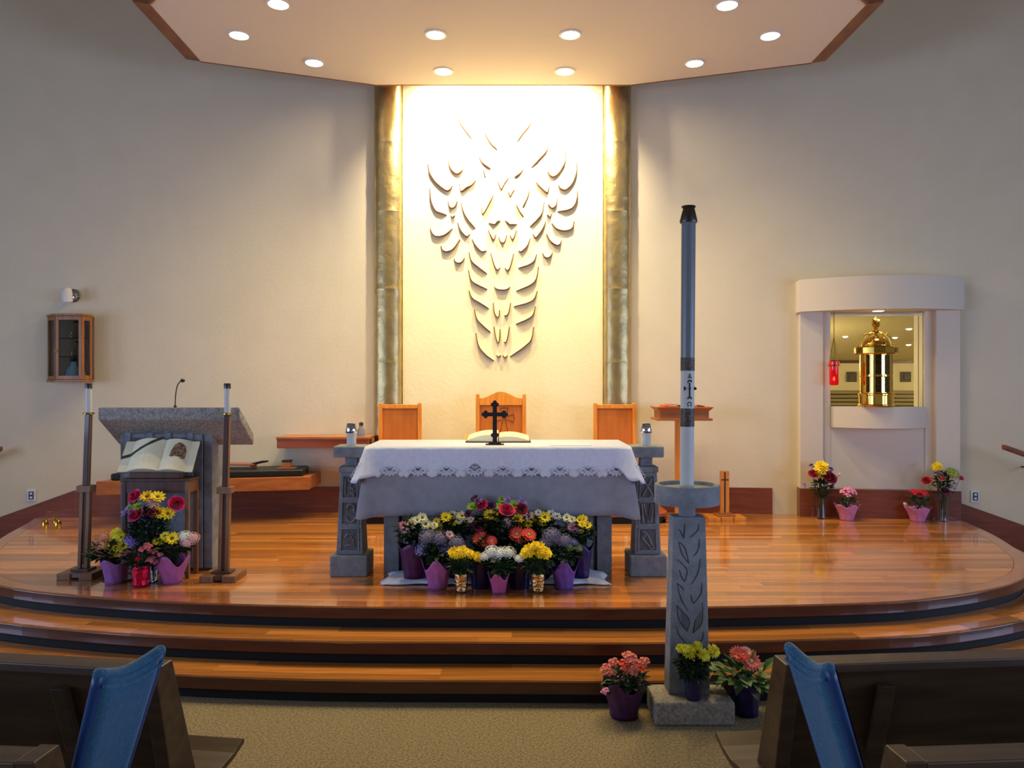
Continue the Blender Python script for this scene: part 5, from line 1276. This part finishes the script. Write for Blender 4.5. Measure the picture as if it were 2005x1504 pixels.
# white plastic sheet under the pots
def sheet(xa, xb, ya, yb_, lab, seed):
    r = random.Random(seed); NU, NV = 26, 12
    Dz = [[r.uniform(0, 1) for _ in range(NU+1)] for _ in range(NV+1)]
    def fn(u, v):
        i, j = int(round(u*NU)), int(round(v*NV)); e = min(1, u*6, (1-u)*6, v*6+0.1, 1)
        return (xa+(xb-xa)*u+0.02*math.sin(v*7+seed), ya+(yb_-ya)*v+0.015*math.sin(u*17+seed), P+0.003+0.014*Dz[j][i]*e+0.085*e**0.5*math.sin(PI*min(1, v*0.75+0.06))**0.8*(0.75+0.25*math.sin(u*11+seed))*min(1, 0.25+5*abs(u-(1 if seed == 3 else 0))))
    mb = MB(); mb.grid(fn, NU, NV); return tag(mb.build('plastic_sheet', 'plastic', None, smooth=True, solid=0.0015), lab, 'sheet')
sheet(W(748, 0, 5.75).x, W(1000, 0, 5.75).x, 5.71, 6.05, 'crumpled white plastic sheet on the floor at the altar\'s left foot', 3)
sheet(W(1003, 0, 5.75).x, W(1192, 0, 5.75).x, 5.71, 6.05, 'crumpled white plastic sheet on the floor at the altar\'s right foot', 8)

plant('potted_flowers', 'cream daisies in a dark plum pot at the altar\'s far left', 'flowers', (812, 1130, P+0.055), ('wrap', 'pot_plum', 42, 62, 70, 4, 0.15, 0.5),
      [(945,415,D_,'cream',130),(1040,360,D_,'cream',115),(1080,430,D_,'cream',120),(1120,475,D_,'cream',100),(985,385,D_,'cream',100),(830,440,D_,'pink',95),(850,490,D_,'palepink',110),(1170,440,D_,'cream',90)],
      (950,500,170,110,110,0.06,'leafdark'), GA, z7, 0, 11)
plant('potted_flowers', 'yellow and cream daisies at the back, left of the rose bouquet', 'flowers', (888, 1138, P), ('pot', 'pot_navy', 40, 52, 60),
      [(1300,360,D_,'yellow',120),(1370,395,D_,'yellow',120),(1220,470,D_,'yellow',100),(1195,405,D_,'yellow',95),(1290,335,D_,'yellow',90),(1370,325,D_,'cream',100),(1470,345,D_,'cream',125),(1440,385,D_,'cream',100),(1520,395,D_,'palegreen',80)],
      (1380,490,180,110,120,0.06,'leafdark'), GA, z7, 0, 12)
plant('potted_flowers', 'lilac-grey hydrangea in a lilac paper-wrapped pot, front left of the altar', 'flowers', (857, 1151, P), ('wrap', 'pot_orchid', 37, 62, 60, 4, 0.35, 0.0),
      [(1090,565,H_,'mauve',180),(1225,575,H_,'mauve',180),(1420,625,H_,'mauve',170),(1320,685,H_,'lavender',200),(1050,700,H_,'lavender',190),(1335,545,D_,'palepink',95)],
      (1210,730,160,110,110,0.07,'leaf'), GA, z7, 0, 13)
plant('potted_flowers', 'coral gerberas in a dark navy pot, left of the white hydrangea', 'flowers', (941, 1150, P), ('pot', 'pot_navy', 36, 46, 55),
      [(1685,590,G_,'coral',175),(1800,610,G_,'coral',110),(1730,640,G_,'coral',100)], (1710,700,110,90,70,0.08,'leaf'), GA, z7, 0, 14)
plant('potted_flowers', 'yellow mums in a gold foil pot, left of the white hydrangea', 'flowers', (903, 1160, P), ('foil', 'foil_gold', 19, 28, 38),
      [(1390,735,M_,'yellow',140),(1480,725,M_,'yellow',140),(1545,755,M_,'yellow',130),(1640,785,M_,'yellow',120),(1430,755,M_,'yellow',110),(1500,760,M_,'yellow',110)],
      (1470,860,120,90,90,0.05,'leaf'), GA, z7, 0, 15)
plant('potted_flowers', 'white hydrangea in a pink paper-wrapped pot, front centre of the altar', 'flowers', (977, 1160, P), ('wrap', 'pot_pink', 26, 42, 42, 4, 0.35, 0.8),
      [(15,745,H_,'white',160),(110,765,H_,'white',170),(205,755,H_,'white',170),(320,825,H_,'white',110),(-60,800,H_,'white',130),(60,830,H_,'cream',120)],
      (100,900,140,95,90,0.06,'leaf'), GA, z8, 0, 16)
plant('potted_flowers', 'coral gerberas in a dark navy pot, right of the white hydrangea', 'flowers', (1017, 1150, P), ('pot', 'pot_navy', 38, 48, 55),
      [(300,555,G_,'coral',180),(430,560,G_,'coral',160),(350,610,G_,'coral',130),(265,590,G_,'red',80)], (340,690,110,90,70,0.08,'leaf'), GA, z8, 0, 17)
plant('potted_flowers', 'yellow mums in a gold foil pot, right of the white hydrangea', 'flowers', (1053, 1160, P), ('foil', 'foil_gold', 20, 29, 38),
      [(440,735,M_,'yellow',170),(540,715,M_,'yellow',180),(610,770,M_,'yellow',170),(390,775,M_,'yellow',120),(500,680,M_,'yellow',110),(560,770,M_,'yellow',130)],
      (520,880,140,95,100,0.05,'leaf'), GA, z8, 0, 18)
plant('potted_flowers', 'grey-purple hydrangea in a bright lilac wrapped pot, front right of the altar', 'flowers', (1104, 1151, P), ('wrap', 'pot_violet', 35, 58, 60, 4, 0.4, 0.2),
      [(680,560,H_,'mauve',200),(620,645,H_,'mauve',160),(830,620,H_,'mauve',180),(750,610,H_,'mauve',130),(880,690,H_,'palegreen',120),(985,700,H_,'palegreen',110),(940,640,H_,'lavender',90)],
      (810,755,180,110,120,0.07,'leaf'), GA, z8, 0, 19)
plant('potted_flowers', 'yellow and pink daisies in an indigo pot at the altar\'s far right', 'flowers', (1138, 1130, P+0.055), ('wrap', 'pot_indigo', 30, 46, 68, 4, 0.2, 0.0),
      [(1040,390,D_,'yellow',115),(1085,460,D_,'yellow',115),(1000,400,D_,'yellow',90),(1030,445,D_,'yellow',90),(930,475,G_,'pink',120),(860,370,D_,'cream',100),(920,390,D_,'cream',90),(1020,520,D_,'lemon',60),(930,515,D_,'palepink',60),(1075,560,'bud','cream',30)],
      (990,530,160,110,110,0.06,'leafdark'), GA, z8, 0, 20)
plant('potted_flowers', 'yellow and white daisies at the back, right of the rose bouquet', 'flowers', (1058, 1138, P), ('pot', 'pot_navy', 40, 52, 60),
      [(610,365,D_,'yellow',135),(590,420,D_,'yellow',115),(310,390,D_,'yellow',135),(430,435,D_,'yellow',110),(500,375,D_,'yellow',100),(680,330,D_,'white',110),(745,355,D_,'white',110),(540,315,D_,'white',90),(430,345,CN,'palepink',120),(720,440,'bud','cream',40),(350,430,D_,'yellow',100)],
      (560,480,180,120,130,0.06,'leafdark'), GA, z8, 0, 21)
bq_ = plant('flower_basket', 'tall bouquet of roses and daisies in a dark hooped pail before the altar', 'flowers', (970, 1142, P), ('pot', 'pail', 52, 66, 80),
      [(180,310,R_,'hotpink',165,-0.1),(340,285,R_,'crimson',135),(350,205,CN,'lilac',120),(190,180,CN,'lilac',110),(260,230,D_,'green',110),(130,170,D_,'green',90),(100,240,D_,'green',90),(190,425,'spider','palepink',130),(50,360,D_,'yellow',130),(-10,320,D_,'yellow',120),
       (-90,240,R_,'hotpink',125),(-130,190,CN,'lilac',110),(-200,250,D_,'green',120),(-240,330,R_,'burgundy',90),(-110,470,R_,'crimson',135),(-215,390,D_,'palepink',80),(-20,345,D_,'yellow',110),(-170,160,CN,'burgundy',110),(10,250,R_,'burgundy',110)],
      (70,470,260,170,210,0.07,'leafdark'), GA, z8, 0, 22)
hb = W(970, 970, 5.95)
MB().tube([Vector((hb.x+0.20*math.cos(a), 6.02, P+0.36+(hb.z-P-0.36)*math.sin(a))) for a in [PI*i/20 for i in range(21)]], 0.011, 6, 0.5).build('hoop_handle', 'pail', bq_)

plant('vase_bouquet', 'large bright bouquet of roses and daisies standing before the lectern', 'flowers', (291, 1140, P), ('vase', 'glass', 34, 40, 75),
      [(840,370,R_,'hotpink',125,-.05),(945,370,D_,'yellow',130),(1045,372,D_,'yellow',130),(1010,425,'spider','palepink',150),(850,465,D_,'green',95),(1020,472,D_,'yellow',95),(1065,530,D_,'yellow',125),(1145,535,D_,'yellow',130),(1225,445,R_,'hotpink',140),
       (750,530,CN,'lilac',125),(800,490,CN,'palepink',80),(945,580,CN,'lilac',125),(850,560,R_,'hotpink',130),(1005,530,R_,'crimson',90),(1190,490,CN,'yellow',70),(1250,520,CN,'lilac',45),(770,470,D_,'green',60)],
      (960,680,180,210,230,0.06,'leafdark'), GL, z4, 0, 31)
plant('potted_flowers', 'yellow and peach flowers in a purple wrapped pot by the left candle stand', 'flowers', (226, 1141, P), ('wrap', 'pot_lilac', 35, 56, 50, 4, 0.2, 0.8),
      [(640,725,M_,'lemon',110),(690,765,D_,'lemon',100),(610,840,D_,'lemon',135),(710,850,D_,'lemon',125),(660,920,D_,'lemon',95),(530,755,H_,'peach',140),(465,805,H_,'peach',130),(500,845,H_,'peach',120),(790,785,H_,'lilac',150),(820,850,H_,'lilac',100),(410,905,D_,'cream',50)],
      (560,900,180,80,110,0.06,'leafdark'), GL, z4, 0, 32)
plant('potted_flowers', 'small dusty pink blossoms in a shiny red foil wrap before the lectern', 'flowers', (276, 1148, P), ('foil', 'foil_red', 28, 33, 42),
      [(770,920,B_,'dustypink',110),(800,905,B_,'dustypink',90),(900,890,B_,'dustypink',100),(950,860,B_,'dustypink',100),(1000,915,B_,'dustypink',105),(985,990,B_,'dustypink',110),(1015,1010,B_,'dustypink',80),(705,940,B_,'dustypink',80),(1070,940,B_,'dustypink',65),(855,985,B_,'red',90),(845,1030,B_,'red',70)],
      (870,960,150,100,100,0.05,'leafdark'), GL, z4, 0, 33)
plant('potted_flowers', 'yellow and pale pink flowers in an orchid wrapped pot by the stand\'s legs', 'flowers', (337, 1141, P), ('wrap', 'pot_orchid', 36, 64, 58, 4, 0.4, 0.0),
      [(1040,805,D_,'yellow',85),(1100,815,D_,'yellow',85),(1190,780,D_,'yellow',135),(1120,755,D_,'lemon',100),(1310,755,H_,'white',140),(1395,765,H_,'palepink',130),(1330,815,H_,'palepink',120),(1280,790,H_,'palepink',90),(1150,865,'bud','cream',25)],
      (1190,860,160,90,110,0.06,'leafdark'), GL, z4, 0, 34)

plant('vase_bouquet', 'bouquet with red roses and yellow blooms in a glass vase, left of the alcove', 'flowers', (1608, 1016, P), ('vase', 'glass', 15, 17, 42),
      [(295,195,M_,'yellow',120),(272,245,M_,'lemon',95),(222,262,R_,'red',75),(350,295,R_,'crimson',115),(325,275,R_,'red',85),(212,185,CN,'purple',45),(370,215,CN,'purple',50),(150,350,CN,'lilac',50),(440,262,'bud','palepink',35),(300,240,D_,'lemon',70)],
      (300,370,75,85,70,0.06,'leafdark'), GR, zr_, 0, 41)
plant('potted_flowers', 'pink cyclamen-like blooms in a pink wavy-rimmed pot under the alcove', 'flowers', (1658, 1019, P), ('wrap', 'pot_rose', 24, 46, 33, 5, 0.18, 0.4),
      [(520,395,B_,'pink',90),(480,412,B_,'pink',80),(555,410,B_,'pink',85),(510,435,B_,'pink',70),(590,485,B_,'pink',40)], (510,475,70,25,50,0.045,'leaf'), GR, zr_, 0, 42)
plant('potted_flowers', 'red blooms in a pink wavy-rimmed pot under the alcove\'s right column', 'flowers', (1797, 1021, P), ('wrap', 'pot_rose', 25, 48, 30, 5, 0.15, 1.4),
      [(1080,412,B_,'red',90),(1150,420,B_,'red',90),(1115,428,B_,'red',75),(1000,505,B_,'palepink',35)], (1110,480,85,32,55,0.05,'leaf'), GR, zr_, 0, 43)
plant('vase_bouquet', 'mixed bouquet with a drooping red rose in a glass vase, right of the alcove', 'flowers', (1847, 1021, P), ('vase', 'glass', 15, 17, 42),
      [(1270,190,M_,'yellow',85),(1265,255,CN,'lilac',60),(1295,238,CN,'purple',50),(1305,295,R_,'peach',60),(1405,255,H_,'palegreen',115),(1385,228,H_,'green',75),(1185,315,R_,'red',70),(1465,290,R_,'pink',50),(1335,405,R_,'magenta',62)],
      (1330,330,80,80,80,0.055,'leafdark'), GR, zr_, 0, 44)

plant('potted_flowers', 'coral pink begonia in a dark plum wrapped pot left of the paschal stand', 'flowers', (1222, 1402, 0), ('wrap', 'pot_plum', 54, 84, 74, 4, 0.25, 2.2),
      [(485,365,B_,'salmon',165),(325,420,B_,'salmon',135),(430,440,B_,'coral',145),(560,430,B_,'salmon',145),(640,410,B_,'salmon',135),(250,490,B_,'salmon',155),(530,505,B_,'salmon',145),(440,500,B_,'salmon',110),(390,570,B_,'palepink',75),(240,715,B_,'pink',95,-0.14),(300,520,B_,'salmon',110),(600,480,B_,'coral',100)],
      (440,590,200,100,120,0.06,'leafdark'), GC, zc, 0, 51)
plant('potted_flowers', 'yellow mums in a navy pot standing on the paschal stand\'s base', 'flowers', (1357, 1369, 0.135), ('pot', 'pot_navy', 26, 36, 45),
      [(1015,260,M_,'lemon',95),(1110,300,M_,'lemon',160),(1190,240,M_,'lemon',105),(1255,330,M_,'lemon',135),(1355,290,M_,'lemon',140),(1075,265,M_,'lemon',95),(1155,390,'bud','cream',25)],
      (1150,450,165,140,170,0.045,'leafdark'), GC, zc, 0, 52)
plant('potted_flowers', 'coral gerberas with large pale leaves in a navy wrapped pot by the right pew', 'flowers', (1461, 1398, 0), ('wrap', 'pot_navy', 44, 66, 72, 4, 0.15, 0.6),
      [(1610,325,G_,'salmon',165),(1740,400,G_,'salmon',200),(1690,300,G_,'palepink',110),(1660,330,G_,'coral',120)],
      (1650,520,250,75,46,0.11,'leafpale'), GC, zc, 0, 53)

bpy.context.view_layer.update()
